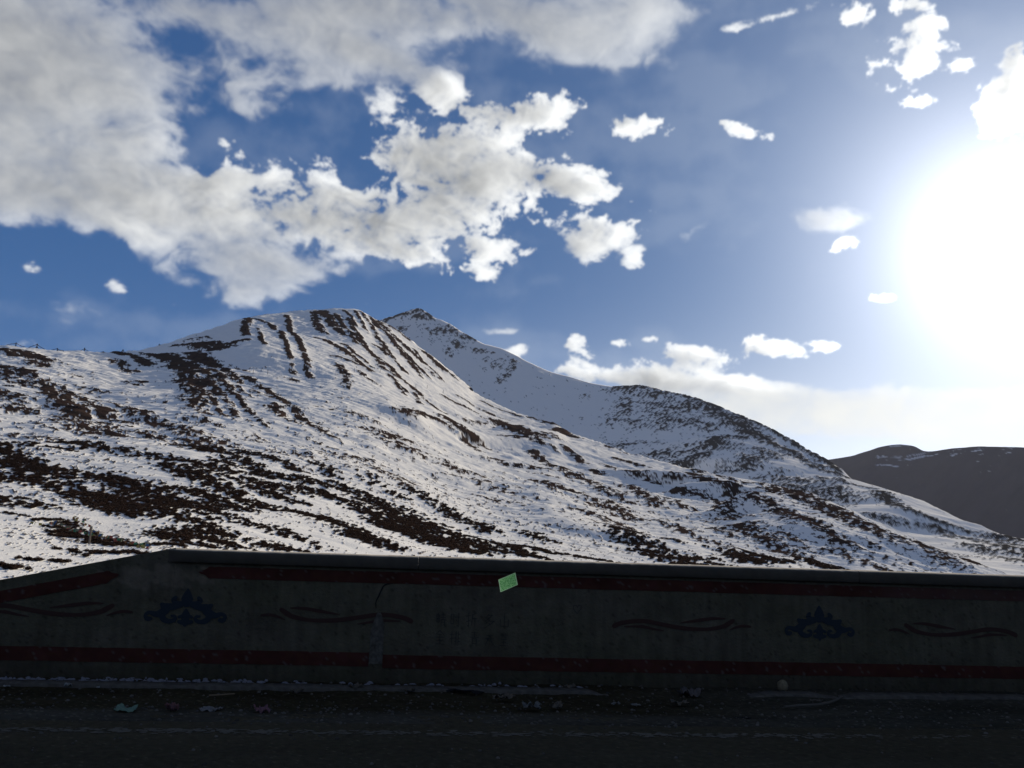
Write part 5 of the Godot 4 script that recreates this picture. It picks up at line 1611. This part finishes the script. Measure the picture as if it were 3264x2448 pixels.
func ribbon_at(s: float, way: float, m: Material) -> void:
	var st := SurfaceTool.new()
	st.begin(Mesh.PRIMITIVE_TRIANGLES)
	var f := func(list: Array) -> Array: return list.map(func(p): return Vector2(s + way * (p.x + 1.45), p.y))
	brush(f.call([Vector2(-1.935, 0.568), Vector2(-1.88, 0.535), Vector2(-1.833, 0.514), Vector2(-1.694, 0.49), Vector2(-1.487, 0.494), Vector2(-1.28, 0.525), Vector2(-1.155, 0.545), Vector2(-1.05, 0.545), Vector2(-0.93, 0.525), Vector2(-0.87, 0.50)]), [0.017, 0.021, 0.018, 0.014, 0.018, 0.017, 0.018, 0.017, 0.019, 0.021], 0.0040, st)
	brush(f.call([Vector2(-1.86, 0.583), Vector2(-1.75, 0.582), Vector2(-1.63, 0.565), Vector2(-1.46, 0.54)]), [0.005, 0.013, 0.015, 0.003], 0.0045, st)
	brush(f.call([Vector2(-1.31, 0.468), Vector2(-1.22, 0.482), Vector2(-1.12, 0.50), Vector2(-0.96, 0.498)]), [0.003, 0.009, 0.013, 0.004], 0.0050, st)
	brush(f.call([Vector2(-2.09, 0.52), Vector2(-2.03, 0.526), Vector2(-1.96, 0.512), Vector2(-1.90, 0.488)]), [0.009, 0.012, 0.010, 0.003], 0.0055, st)
	put("red_ribbon", st.commit(), m, wall)


func ornament_at(s: float) -> void:
	var st := SurfaceTool.new()
	st.begin(Mesh.PRIMITIVE_TRIANGLES)
	var z := 0.004
	# apex leaf and its foot
	brush([Vector2(s, 0.705), Vector2(s, 0.67), Vector2(s, 0.635), Vector2(s, 0.60)], [0.012, 0.034, 0.048, 0.034], z, st)
	brush([Vector2(s, 0.55), Vector2(s, 0.51), Vector2(s, 0.47), Vector2(s, 0.425)], [0.010, 0.034, 0.030, 0.012], z + 0.0003, st)
	brush([Vector2(s - 0.05, 0.455), Vector2(s, 0.447), Vector2(s + 0.05, 0.455)], [0.014, 0.02, 0.014], z + 0.0006, st)
	for w in [-1.0, 1.0]:
		var zz := z + 0.0009 + (0.0003 if w > 0.0 else 0.0)
		# upper curls
		brush([Vector2(s + w * 0.03, 0.598), Vector2(s + w * 0.075, 0.60), Vector2(s + w * 0.105, 0.622), Vector2(s + w * 0.09, 0.645)], [0.018, 0.020, 0.020, 0.014], zz, st)
		# shoulders
		brush([Vector2(s + w * 0.035, 0.585), Vector2(s + w * 0.10, 0.572), Vector2(s + w * 0.165, 0.57), Vector2(s + w * 0.195, 0.588)], [0.014, 0.026, 0.030, 0.016], zz + 0.0006, st)
		# side leaves sweeping out to the end curls
		brush([Vector2(s + w * 0.15, 0.55), Vector2(s + w * 0.19, 0.52), Vector2(s + w * 0.235, 0.51), Vector2(s + w * 0.285, 0.522), Vector2(s + w * 0.312, 0.50), Vector2(s + w * 0.298, 0.472), Vector2(s + w * 0.272, 0.474)], [0.030, 0.034, 0.022, 0.014, 0.014, 0.017, 0.017], zz + 0.0012, st)
		# lower curls
		brush([Vector2(s + w * 0.185, 0.50), Vector2(s + w * 0.165, 0.468), Vector2(s + w * 0.12, 0.456), Vector2(s + w * 0.083, 0.47), Vector2(s + w * 0.085, 0.495), Vector2(s + w * 0.11, 0.50)], [0.026, 0.022, 0.018, 0.015, 0.013, 0.009], zz + 0.0018, st)
		brush([Vector2(s + w * 0.02, 0.505), Vector2(s + w * 0.05, 0.492)], [0.012, 0.012], zz + 0.0024, st)
	put("blue_ornament", st.commit(), paint(0.021, 0.028, 0.034), wall)


# Strokes of each character on a grid of ten by ten.
func write_on_wall() -> void:
	var ink := paint(0.028, 0.029, 0.028)
	var glyphs := {
		"fan": [[0, 9, 3, 9], [0, 6, 3, 6], [1.5, 10, 1.5, 3], [0, 3, 3, 3], [0, 9, 0, 3], [3, 9, 3, 3], [5, 9, 9, 9], [4.5, 7, 10, 7], [7, 10, 7, 5], [5, 5, 9, 5], [5, 5, 5, 0], [9, 5, 9, 0], [5, 3, 9, 3]],
		"shi": [[0, 9, 3, 9], [0, 9, 0, 2], [3, 9, 3, 2], [0, 5.5, 3, 5.5], [0, 2, 3, 2], [5, 7, 10, 7], [8.5, 10, 8.5, 0], [8.5, 0, 7, 1], [6, 5, 7, 3.5]],
		"zhe": [[0, 7.5, 4, 8], [2, 10, 2, 0], [2, 0, 1, 1], [0, 3.5, 4, 5], [9, 10, 5.5, 8.5], [5.5, 8.5, 5, 1], [5.5, 6, 10, 6], [8, 6, 8, 0]],
		"duo": [[5, 10, 2, 7], [4.5, 9, 8, 9], [8, 9, 2, 5], [4, 7.5, 5.5, 6.8], [6, 6, 2, 3], [5.5, 5, 10, 5], [10, 5, 1, 0], [5, 3.6, 6.5, 2.6]],
		"shan": [[5, 10, 5, 1], [1, 6, 1, 1], [1, 1, 9, 1], [9, 6, 9, 1]],
		"he": [[5, 10, 1, 7], [5, 10, 9, 7], [3, 7.3, 7, 7.3], [1, 5.2, 9, 5.2], [5, 7, 5, 0], [2, 2.8, 8, 2.8], [1, 0.4, 9, 0.4]],
		"pai": [[0, 7.5, 4, 7.5], [2, 10, 2, 0], [0, 4, 4, 5], [6, 10, 6, 0], [8, 10, 8, 0], [4.6, 8, 6, 8], [4.6, 5, 6, 5], [4.6, 2.4, 6, 2.4], [8, 8, 10, 8], [8, 5, 10, 5], [8, 2.4, 10, 2.4]],
		"qing": [[2, 9, 8, 9], [2.5, 7.5, 7.5, 7.5], [1, 6, 9, 6], [5, 10, 5, 6], [3, 5, 7, 5], [3, 5, 3, 0], [7, 5, 7, 0], [3, 3.4, 7, 3.4], [3, 1.8, 7, 1.8]],
		"tian": [[2, 9, 8, 9], [1, 6, 9, 6], [5, 9, 1, 0], [5, 6, 9, 0]],
		"tang": [[5, 10, 5, 8.3], [3, 9.5, 3.6, 8.4], [7, 9.5, 6.4, 8.4], [1, 8, 9, 8], [3, 6.8, 7, 6.8], [3, 6.8, 3, 4.8], [7, 6.8, 7, 4.8], [3, 4.8, 7, 4.8], [2.5, 2.8, 7.5, 2.8], [5, 4.6, 5, 0.3], [1, 0.3, 9, 0.3]],
		"heart": [[5, 1, 1, 6], [1, 6, 1.6, 9], [1.6, 9, 4, 9], [4, 9, 5, 7], [5, 7, 6.4, 9.2], [6.4, 9.2, 9, 8.6], [9, 8.6, 9, 6], [9, 6, 5, 1]],
	}
	var lines := [
		[["fan", -0.655, 0.468, 0.075, 0.10], ["shi", -0.535, 0.466, 0.075, 0.11], ["zhe", -0.405, 0.466, 0.09, 0.115], ["duo", -0.262, 0.456, 0.095, 0.12], ["shan", -0.125, 0.466, 0.085, 0.11]],
		[["he", -0.665, 0.318, 0.085, 0.112], ["pai", -0.54, 0.32, 0.09, 0.105], ["qing", -0.375, 0.31, 0.085, 0.12], ["tian", -0.245, 0.322, 0.085, 0.085], ["tang", -0.125, 0.315, 0.085, 0.11]],
		[["heart", 0.50, 0.585, 0.085, 0.088]],
	]
	var names := ["handwriting", "handwriting", "drawn_heart"]
	for i in lines.size():
		var st := SurfaceTool.new()
		st.begin(Mesh.PRIMITIVE_TRIANGLES)
		var z := 0.003
		for g in lines[i]:
			for q in glyphs[g[0]]:
				var a := Vector2(g[1] + q[0] * 0.1 * g[3], g[2] + q[1] * 0.1 * g[4])
				var b := Vector2(g[1] + q[2] * 0.1 * g[3], g[2] + q[3] * 0.1 * g[4])
				brush([a, b], [0.0022, 0.0017], z, st)
				z += 0.00012
		put(names[i], st.commit(), ink, wall)
	# small faint notes that can no longer be read
	rng.seed = 81
	for block in [[-2.22, 0.40, 0.26, 4], [0.22, 0.49, 0.22, 2], [0.30, 0.62, 0.14, 1], [0.26, 0.33, 0.34, 1], [1.52, 0.66, 0.20, 2]]:
		var st := SurfaceTool.new()
		st.begin(Mesh.PRIMITIVE_TRIANGLES)
		var z := 0.003
		for row in int(block[3]):
			var x: float = block[0]
			while x < block[0] + block[2]:
				var y: float = block[1] + row * 0.036
				var a := Vector2(x, y + rng.randf_range(0.0, 0.022))
				var b := a + Vector2(rng.randf_range(-0.004, 0.012), rng.randf_range(-0.012, 0.014))
				brush([a, b], [0.0014, 0.001], z, st)
				z += 0.00004
				x += rng.randf_range(0.006, 0.02)
		put("faint_scribble", st.commit(), paint(0.03, 0.031, 0.032), wall)


# ======================================================================== litter
# A creased sheet of paper or leaf: w by d metres, with folds.
func scrap(w: float, d: float, crumple: float, seed_: int, curl := 0.0, ragged := 0.0) -> ArrayMesh:
	var n := noise(seed_, 0.8, 3, 0.5)
	var pts := PackedVector3Array()
	var cols := PackedColorArray()
	var k := 10
	for i in k + 1:
		for j in k + 1:
			var u := float(i) / k - 0.5
			var v := 0.5 - float(j) / k
			var edge := 1.0 + ragged * n.get_noise_2d(u * 4.0 + 9.0, v * 4.0)
			var y := crumple * (n.get_noise_2d(u * 2.4, v * 2.4) + 0.35) + curl * (u * u * 4.0 + 0.4 * v * v)
			pts.append(Vector3(u * w * edge, maxf(y, 0.0), -v * d * edge))
			var t := 1.0 + 0.35 * n.get_noise_2d(u * 9.0, v * 9.0)
			cols.append(Color(t, t, t))
	var turned := PackedVector3Array()
	for i in k + 1:
		for j in k + 1:
			turned.append(pts[i * (k + 1) + k - j])
	return sheet(turned, cols, k + 1, k + 1)


func paper(r: float, g: float, b: float, through := 0.35) -> StandardMaterial3D:
	var m := paint(r, g, b, 0.8)
	m.vertex_color_use_as_albedo = true
	m.cull_mode = BaseMaterial3D.CULL_DISABLED
	if through > 0.0:
		m.backlight_enabled = true
		m.backlight = Color(through, through, through)
	return m


func ground_scrap(called: String, label: String, category: String, x: float, z: float, mesh: Mesh, m: Material, turn := 0.0, group := "", lift := 0.004) -> MeshInstance3D:
	var o := put(called, mesh, m)
	o.position = Vector3(x, lift, z)
	o.rotation.y = turn
	tag(o, label, category, group)
	return o


func build_litter() -> void:
	# the paper in the air, caught by the sun above the shadow of the wall
	var p := put("flying_paper", flying_sheet(), flying_print())
	tag(p, "square of green prayer paper in the air before the wall, lit by sun", "paper", "printed prayer papers")
	# papers on the ground
	ground_scrap("prayer_paper", "crumpled pale green prayer paper lying on the dirt at the road edge", "paper", -2.5, -5.99, scrap(0.135, 0.10, 0.030, 101, 0.012), paper(0.11, 0.17, 0.12), 0.2, "printed prayer papers")
	ground_scrap("prayer_paper", "dull pink prayer paper standing folded, next right of the pale green one", "paper", -2.21, -6.03, scrap(0.065, 0.08, 0.055, 102, 0.02), paper(0.13, 0.062, 0.06), 0.9, "printed prayer papers")
	ground_scrap("prayer_paper", "greyish white prayer paper lying flat between the two pink ones", "paper", -1.96, -6.08, scrap(0.13, 0.09, 0.022, 103, 0.010), paper(0.14, 0.13, 0.12), -0.2, "printed prayer papers")
	ground_scrap("prayer_paper", "mauve pink prayer paper with a raised corner, furthest from the green one", "paper", -1.62, -6.09, scrap(0.10, 0.09, 0.045, 104, 0.014), paper(0.14, 0.07, 0.08), 0.5, "printed prayer papers")
	var white := paper(0.21, 0.21, 0.19, 0.2)
	ground_scrap("paper_scrap", "white paper scrap on the dirt, the largest of the five near the slush", "scrap", -3.26, -6.73, scrap(0.055, 0.04, 0.030, 105), white, 0.3, "white paper scraps")
	ground_scrap("paper_scrap", "white paper scrap on the dirt just below the right end of the slush", "scrap", -3.08, -6.95, scrap(0.05, 0.035, 0.026, 106), white, 1.3, "white paper scraps")
	ground_scrap("paper_scrap", "small white scrap at the left edge, upper one of a close pair", "scrap", -3.65, -6.77, scrap(0.045, 0.03, 0.010, 107), white, 0.1, "white paper scraps")
	ground_scrap("paper_scrap", "small white scrap at the left edge, lower one of a close pair", "scrap", -3.67, -6.64, scrap(0.05, 0.03, 0.010, 108), white, -0.3, "white paper scraps")
	ground_scrap("paper_scrap", "tiny pale scrap under the white one at the end of the slush", "scrap", -3.03, -6.72, scrap(0.022, 0.02, 0.012, 109), white, 0.6, "white paper scraps")
	# wooden lath
	var lath := put("wooden_lath", tube([Vector3(-0.085, 0.012, 0.03), Vector3(0.0, 0.014, 0.0), Vector3(0.085, 0.018, -0.035)], [0.006, 0.007, 0.005], 5), paint(0.14, 0.105, 0.065))
	lath.position = Vector3(-2.05, 0.0, -6.57)
	tag(lath, "short split piece of yellowish wood lying on the dirt behind the papers", "wood")
	# stick
	var stick := put("bent_stick", tube([Vector3(2.19, 0.012, -6.89), Vector3(2.33, 0.015, -6.95), Vector3(2.5, 0.014, -7.02), Vector3(2.62, 0.016, -7.11), Vector3(2.74, 0.018, -7.25), Vector3(2.84, 0.022, -7.38)], [0.009, 0.011, 0.010, 0.011, 0.010, 0.007], 7), paint(0.075, 0.066, 0.052))
	tag(stick, "long bent stick leaning from the verge onto the gutter edge", "stick")
	# round pale stone at the foot of the wall
	var ball := put("round_stone", stone(0.046, 0.05, 0.046, 111, 0.10), tinted(0.8))
	ball.position = along_wall(2.33, 0.11, 0.045)
	tag(ball, "round yellowish stone standing at the foot of the wall", "stone")
	# dry leaves and wrappers
	var leaf := paper(0.085, 0.07, 0.052, 0.1)
	var grey := paper(0.10, 0.10, 0.09, 0.1)
	ground_scrap("crumpled_wrapper", "large crumpled brownish wrapper in the gap of the gutter edge", "wrapper", 1.55, -7.27, scrap(0.16, 0.13, 0.075, 112, 0.01, 0.3), paper(0.075, 0.064, 0.058, 0.1), 0.4)
	ground_scrap("dry_leaf", "pale dry leaf below the gap of the gutter edge", "leaf", 1.38, -6.89, scrap(0.13, 0.07, 0.03, 113, 0.01, 0.4), leaf, 0.1, "dry leaves and scraps on the verge")
	ground_scrap("dry_leaf", "broad curled dry leaf below the green flying paper", "leaf", 0.02, -6.85, scrap(0.14, 0.09, 0.035, 114, 0.014, 0.4), leaf, 0.7, "dry leaves and scraps on the verge")
	ground_scrap("crumpled_foil", "shiny grey crumpled foil on the dirt, right of the broad leaf", "foil", 0.23, -6.54, scrap(0.12, 0.09, 0.045, 115, 0.012, 0.5), grey, 0.2)
	ground_scrap("dry_leaf", "torn dry leaf beside the crumpled foil", "leaf", 0.42, -6.6, scrap(0.13, 0.07, 0.03, 116, 0.012, 0.5), leaf, 1.2, "dry leaves and scraps on the verge")
	ground_scrap("dark_rag", "strip of black plastic along the gutter edge", "plastic", -0.29, -7.04, scrap(0.26, 0.05, 0.03, 117, 0.0, 0.5), paper(0.008, 0.008, 0.009, 0.0), -0.15)
	ground_scrap("dry_leaf", "small dry leaf close behind the gutter edge, right of the black strip", "leaf", 0.55, -7.33, scrap(0.12, 0.08, 0.04, 118, 0.012, 0.5), leaf, 0.4, "dry leaves and scraps on the verge")
	ground_scrap("paper_scrap", "pale scrap before the gutter edge, left one of two near the gap", "scrap", 0.88, -6.8, scrap(0.06, 0.04, 0.02, 119, 0.0, 0.3), grey, 0.3)
	ground_scrap("paper_scrap", "pale flat scrap before the gutter edge, right one of two near the gap", "scrap", 1.03, -6.79, scrap(0.07, 0.03, 0.014, 120, 0.0, 0.3), grey, 0.0)
	ground_scrap("black_scrap", "flat black scrap alone on the asphalt edge", "scrap", 1.75, -6.45, scrap(0.12, 0.04, 0.012, 121, 0.0, 0.3), paper(0.006, 0.006, 0.007, 0.0), -0.1)
	ground_scrap("dry_leaf", "small curled leaf on the dirt left of the broad leaf", "leaf", -0.72, -7.0, scrap(0.08, 0.06, 0.03, 122, 0.01, 0.4), leaf, 0.5, "dry leaves and scraps on the verge")
	ground_scrap("dry_leaf", "curled leaf with a raised stem near the middle of the gutter edge", "leaf", -1.14, -7.02, scrap(0.10, 0.08, 0.045, 123, 0.01, 0.4), leaf, 0.2, "dry leaves and scraps on the verge")
	ground_scrap("dry_leaf", "thin leaf standing beside the white and mauve papers, nearer the wall", "leaf", -1.55, -6.8, scrap(0.09, 0.05, 0.03, 124, 0.01, 0.4), leaf, 0.9, "dry leaves and scraps on the verge")
	ground_scrap("dry_leaf", "brown leaf lying behind the bent stick", "leaf", 2.55, -7.2, scrap(0.10, 0.05, 0.02, 125, 0.01, 0.4), leaf, 0.4, "dry leaves and scraps on the verge")


func flying_sheet() -> ArrayMesh:
	var a := Vector3(-0.030, 1.064, -3.993)
	var b := Vector3(0.047, 1.097, -4.03)
	var c := Vector3(0.060, 1.044, -4.0)
	var d := Vector3(-0.018, 1.011, -3.963)
	var pts := PackedVector3Array()
	var cols := PackedColorArray()
	var n := noise(131, 9.0, 4, 0.65)
	var m := noise(132, 30.0, 2, 0.5)
	for i in 33:
		for j in 25:
			var u := i / 32.0
			var v := j / 24.0
			var p := d.lerp(c, u).lerp(a.lerp(b, u), v)
			pts.append(p + Vector3(0, 0, 0.004 * sin(u * PI) + 0.0015 * sin(v * PI * 2.0)))
			var t := 0.55 + 1.5 * n.get_noise_2d(u * 1.4, v) + 0.8 * m.get_noise_2d(u, v)
			var edge := minf(minf(u, 1.0 - u), minf(v, 1.0 - v))
			var tint := Color(0.045, 0.19, 0.06).lerp(Color(0.22, 0.50, 0.22), clampf(t, 0.0, 1.0))
			cols.append(tint.lerp(Color(0.34, 0.50, 0.36), smoothstep(0.06, 0.02, edge) * 0.8))
	return sheet(pts, cols, 33, 25)


func flying_print() -> StandardMaterial3D:
	var m := tinted(0.8)
	m.cull_mode = BaseMaterial3D.CULL_DISABLED
	m.backlight_enabled = true
	m.backlight = Color(0.9, 0.9, 0.9)
	return m


# A rounded uneven stone.
func stone(rx: float, ry: float, rz: float, seed_: int, uneven: float, dark := 0.0) -> ArrayMesh:
	var n := noise(seed_, 1.1, 3, 0.55)
	var pts := PackedVector3Array()
	var cols := PackedColorArray()
	for i in 25:
		for j in 15:
			var w := -TAU * i / 24.0
			var v := PI * (j / 14.0 - 0.5)
			var d := Vector3(cos(w) * cos(v), sin(v), sin(w) * cos(v))
			var k := 1.0 + uneven * n.get_noise_3dv(d * 1.4)
			pts.append(Vector3(d.x * rx, d.y * ry, d.z * rz) * k)
			var t := 1.0 + 0.4 * n.get_noise_3dv(d * 4.0)
			cols.append(Color(0.045 * t, 0.04 * t, 0.039 * t) if dark > 0.0 else Color(0.15 * t, 0.125 * t, 0.08 * t))
	return sheet(pts, cols, 25, 15)


# ======================================================================== things on the slopes
func build_hill_things() -> void:
	# wooden stake with prayer flags trampled round it
	var wood := paint(0.16, 0.13, 0.10)
	var foot := Vector2(-30.6, -63.8)
	var y := front_height(foot)
	var post := thing("wooden_post", "weathered wooden post standing in the snow among prayer flags", "post", Vector3(foot.x, y, foot.y))
	put("post_shaft", tube([Vector3(0, -0.1, 0), Vector3(0.01, 0.5, 0), Vector3(0.03, 1.22, 0.0), Vector3(0.03, 1.25, 0.0)], [0.075, 0.07, 0.065, 0.05], 8), wood, post)
	put("post_cap", tube([Vector3(0.03, 1.19, 0), Vector3(0.03, 1.30, 0)], [0.085, 0.08], 8), paint(0.22, 0.2, 0.18), post)
	flag_string([Vector2(-39.6, -72.5), Vector2(-39.7, -75.8), Vector2(-38.1, -74.6), Vector2(-35.5, -71.1), Vector2(-33.4, -68.8)], 34, "string of faded prayer flags lying in the shrubs left of the wooden post", 141)
	flag_string([Vector2(-32.8, -68.3), Vector2(-31.7, -67.8), Vector2(-30.4, -66.9), Vector2(-28.6, -65.0), Vector2(-26.5, -62.9), Vector2(-25.8, -62.6)], 40, "string of orange and green prayer flags running from the wooden post down to the wall", 142)
	flag_string([Vector2(-40.6, -80.8), Vector2(-39.6, -80.4), Vector2(-38.3, -78.9), Vector2(-34.6, -72.9), Vector2(-32.4, -69.3)], 26, "upper string of prayer flags passing behind the wooden post", 143)
	# prayer flag poles along the skyline on the left
	var names := ["leftmost prayer flag pole on the snowy skyline, its strings spread like a tent", "second prayer flag pole from the left on the skyline, the tallest with a crossed top", "third prayer flag pole from the left on the skyline, strings falling to the right",
		"slim pole on the skyline, fourth from the left, standing alone", "low cairn-like pole on the skyline, fifth from the left", "small dark pole on the skyline, sixth from the left", "last pole on the skyline, nearest the rocky flank of the peak"]
	var spots := [Vector2(-278.0, -467.7), Vector2(-271.9, -477.8), Vector2(-266.4, -489.5), Vector2(-260.2, -508.3), Vector2(-256.7, -524.6), Vector2(-254.4, -545.8), Vector2(-254.7, -601.5)]
	var highs := [2.2, 2.7, 2.0, 2.1, 1.2, 1.7, 1.5]
	var reach := [4.6, 4.0, 3.6, 2.0, 1.2, 0.9, 0.8]
	var black := paint(0.03, 0.028, 0.028)
	for i in spots.size():
		var p: Vector2 = spots[i]
		var base := Vector3(p.x, front_height(p) - 0.3, p.y)
		var o := thing("prayer_flag_pole", names[i], "pole", base, "prayer flag poles on the skyline")
		put("pole_shaft", tube([Vector3.ZERO, Vector3(0, highs[i] + 0.5, 0)], [0.30, 0.22], 6), black, o)
		var side := Vector3(-p.y, 0, p.x).normalized() * (1.0 if p.y < 0 else -1.0)
		for w in [-1.0, 1.0]:
			var pts := []
			var radii := []
			for k in 7:
				var f := k / 6.0
				var q := side * float(w) * float(reach[i]) * f
				var at := Vector2(base.x + q.x, base.z + q.z)
				pts.append(Vector3(q.x, lerpf(highs[i] + 0.2, front_height(at) - base.y + 0.15, pow(f, 0.75)), q.z))
				radii.append(0.12 if k % 2 == 0 else 0.20)
			put("flag_line", tube(pts, radii, 5), paint(0.10, 0.075, 0.07) if i == 0 else black, o)
		if i == 1 or i == 4:
			put("cross_pole", tube([side * -0.8 + Vector3(0, 0.1, 0), side * 0.35 + Vector3(0, highs[i] + 0.2, 0)], [0.13, 0.10], 6), black, o)
			put("cross_pole", tube([side * 0.8 + Vector3(0, 0.1, 0), side * -0.35 + Vector3(0, highs[i] + 0.2, 0)], [0.13, 0.10], 6), black, o)
	# thin marker posts across the flank of the mountain
	var marks := [Vector2(-145.1, -470.1), Vector2(-139.5, -478.9), Vector2(-108.3, -574.7), Vector2(-98.3, -623.0), Vector2(-72.8, -637.5), Vector2(-68.5, -680.2), Vector2(-58.0, -712.6)]
	var words := ["marker post on the mountain flank, leftmost, above the long dark streaks", "marker post second from the left, in clean snow under the dark ribs", "marker post between two broken dark patches under the summit",
		"marker post at the lower end of the brown rib right of the summit", "marker post below the steep right shoulder, first of three", "marker post below the steep right shoulder, middle of three", "marker post below the steep right shoulder, nearest the rocky edge"]
	for i in marks.size():
		var p: Vector2 = marks[i]
		var o := put("marker_post", tube([Vector3(0, -0.5, 0), Vector3(0.05, 2.7, 0)], [0.13, 0.10], 6), paint(0.05, 0.045, 0.045))
		o.position = Vector3(p.x, front_height(p), p.y)
		tag(o, words[i], "post", "marker posts on the mountain flank")
	# rocks standing out of the snow
	var rocks := [[Vector2(38.2, -678.5), 5.5, "dark rock outcrop on the skyline of the front slope, left one of a pair"], [Vector2(46.7, -682.1), 4.0, "smaller dark rock outcrop on the skyline of the front slope, right one of a pair"], [Vector2(-43.4, -869.4), 7.0, "jagged dark crag on the edge of the summit shoulder against the snowy mountain behind"],
		[Vector2(42.8, -221.7), 3.6, "lone pointed crag low on the snow slope right of the centre"], [Vector2(104.9, -250.0), 2.6, "dark boulder alone in the shaded snow hollow on the right"], [Vector2(106.8, -410.6), 1.6, "small dark rock on the crest of the low snow knoll"]]
	for i in rocks.size():
		var p: Vector2 = rocks[i][0]
		var size: float = rocks[i][1]
		var o := put("rock", crag(size, 150 + i), tinted(0.95))
		o.position = Vector3(p.x, front_height(p) - size * 0.15, p.y)
		o.rotation.y = i * 1.7
		tag(o, rocks[i][2], "rock", "rocks standing out of the snow")


# A broken rock: blocks heaped into one uneven mesh.
func crag(size: float, seed_: int) -> ArrayMesh:
	var n := FastNoiseLite.new()
	n.seed = seed_
	n.noise_type = FastNoiseLite.TYPE_CELLULAR
	n.frequency = 1.3
	var pts := PackedVector3Array()
	var cols := PackedColorArray()
	for i in 41:
		for j in 21:
			var w := -TAU * i / 40.0
			var v := PI * (j / 20.0 - 0.5)
			var d := Vector3(cos(w) * cos(v), sin(v), sin(w) * cos(v))
			var k := 1.0 + 0.75 * n.get_noise_3dv(d * 1.2) + 0.3 * n.get_noise_3dv(d * 3.0 + Vector3.ONE * 9.0)
			pts.append(Vector3(d.x * 0.9, d.y * 0.55, d.z * 0.7) * k * size)
			var t := 1.0 + 0.4 * n.get_noise_3dv(d * 5.0)
			var snow := smoothstep(0.55, 0.8, d.y) * 0.5
			cols.append(Color(0.036 * t, 0.032 * t, 0.033 * t).lerp(Color(0.75, 0.76, 0.78), snow * (1.0 if n.get_noise_3dv(d * 4.0) > -0.4 else 0.0)))
	return sheet(pts, cols, 41, 21)


# A string of small flags lying over snow and shrubs.
func flag_string(line: Array, flags: int, label: String, seed_: int) -> void:
	rng.seed = seed_
	var p0: Vector2 = line[0]
	var base := Vector3(p0.x, front_height(p0), p0.y)
	var o := thing("prayer_flag_string", label, "prayer flags", base, "prayer flag strings by the wooden post")
	var pts := []
	var radii := []
	var hues := [Color(0.30, 0.13, 0.05), Color(0.07, 0.22, 0.12), Color(0.30, 0.26, 0.08), Color(0.06, 0.12, 0.25), Color(0.32, 0.09, 0.07), Color(0.28, 0.15, 0.06), Color(0.22, 0.24, 0.16)]
	var mats := []
	for h in hues:
		mats.append(paper(h.r, h.g, h.b, 0.4))
	for k in flags + 1:
		var f := float(k) / flags * (line.size() - 1)
		var i := mini(int(f), line.size() - 2)
		var a: Vector2 = line[i]
		var b: Vector2 = line[i + 1]
		var p := a.lerp(b, f - i) + Vector2(rng.randf_range(-0.3, 0.3), rng.randf_range(-0.5, 0.5))
		var h := front_height(p) + 0.24 + 0.16 * sin(k * 0.9)
		pts.append(Vector3(p.x - base.x, h - base.y, p.y - base.z))
		radii.append(0.012)
	put("flag_cord", tube(pts, radii, 4), paint(0.2, 0.18, 0.14), o)
	for k in flags:
		var m := scrap(0.24, 0.22, 0.05, seed_ * 50 + k % 6, 0.02)
		var flag := put("flag", m, mats[rng.randi_range(0, mats.size() - 1)], o)
		flag.position = (pts[k] + pts[k + 1]) * 0.5 + Vector3(0, -0.1, 0.05)
		flag.rotation = Vector3(rng.randf_range(0.5, 1.5), rng.randf_range(-0.9, 0.9), rng.randf_range(-0.4, 0.4))
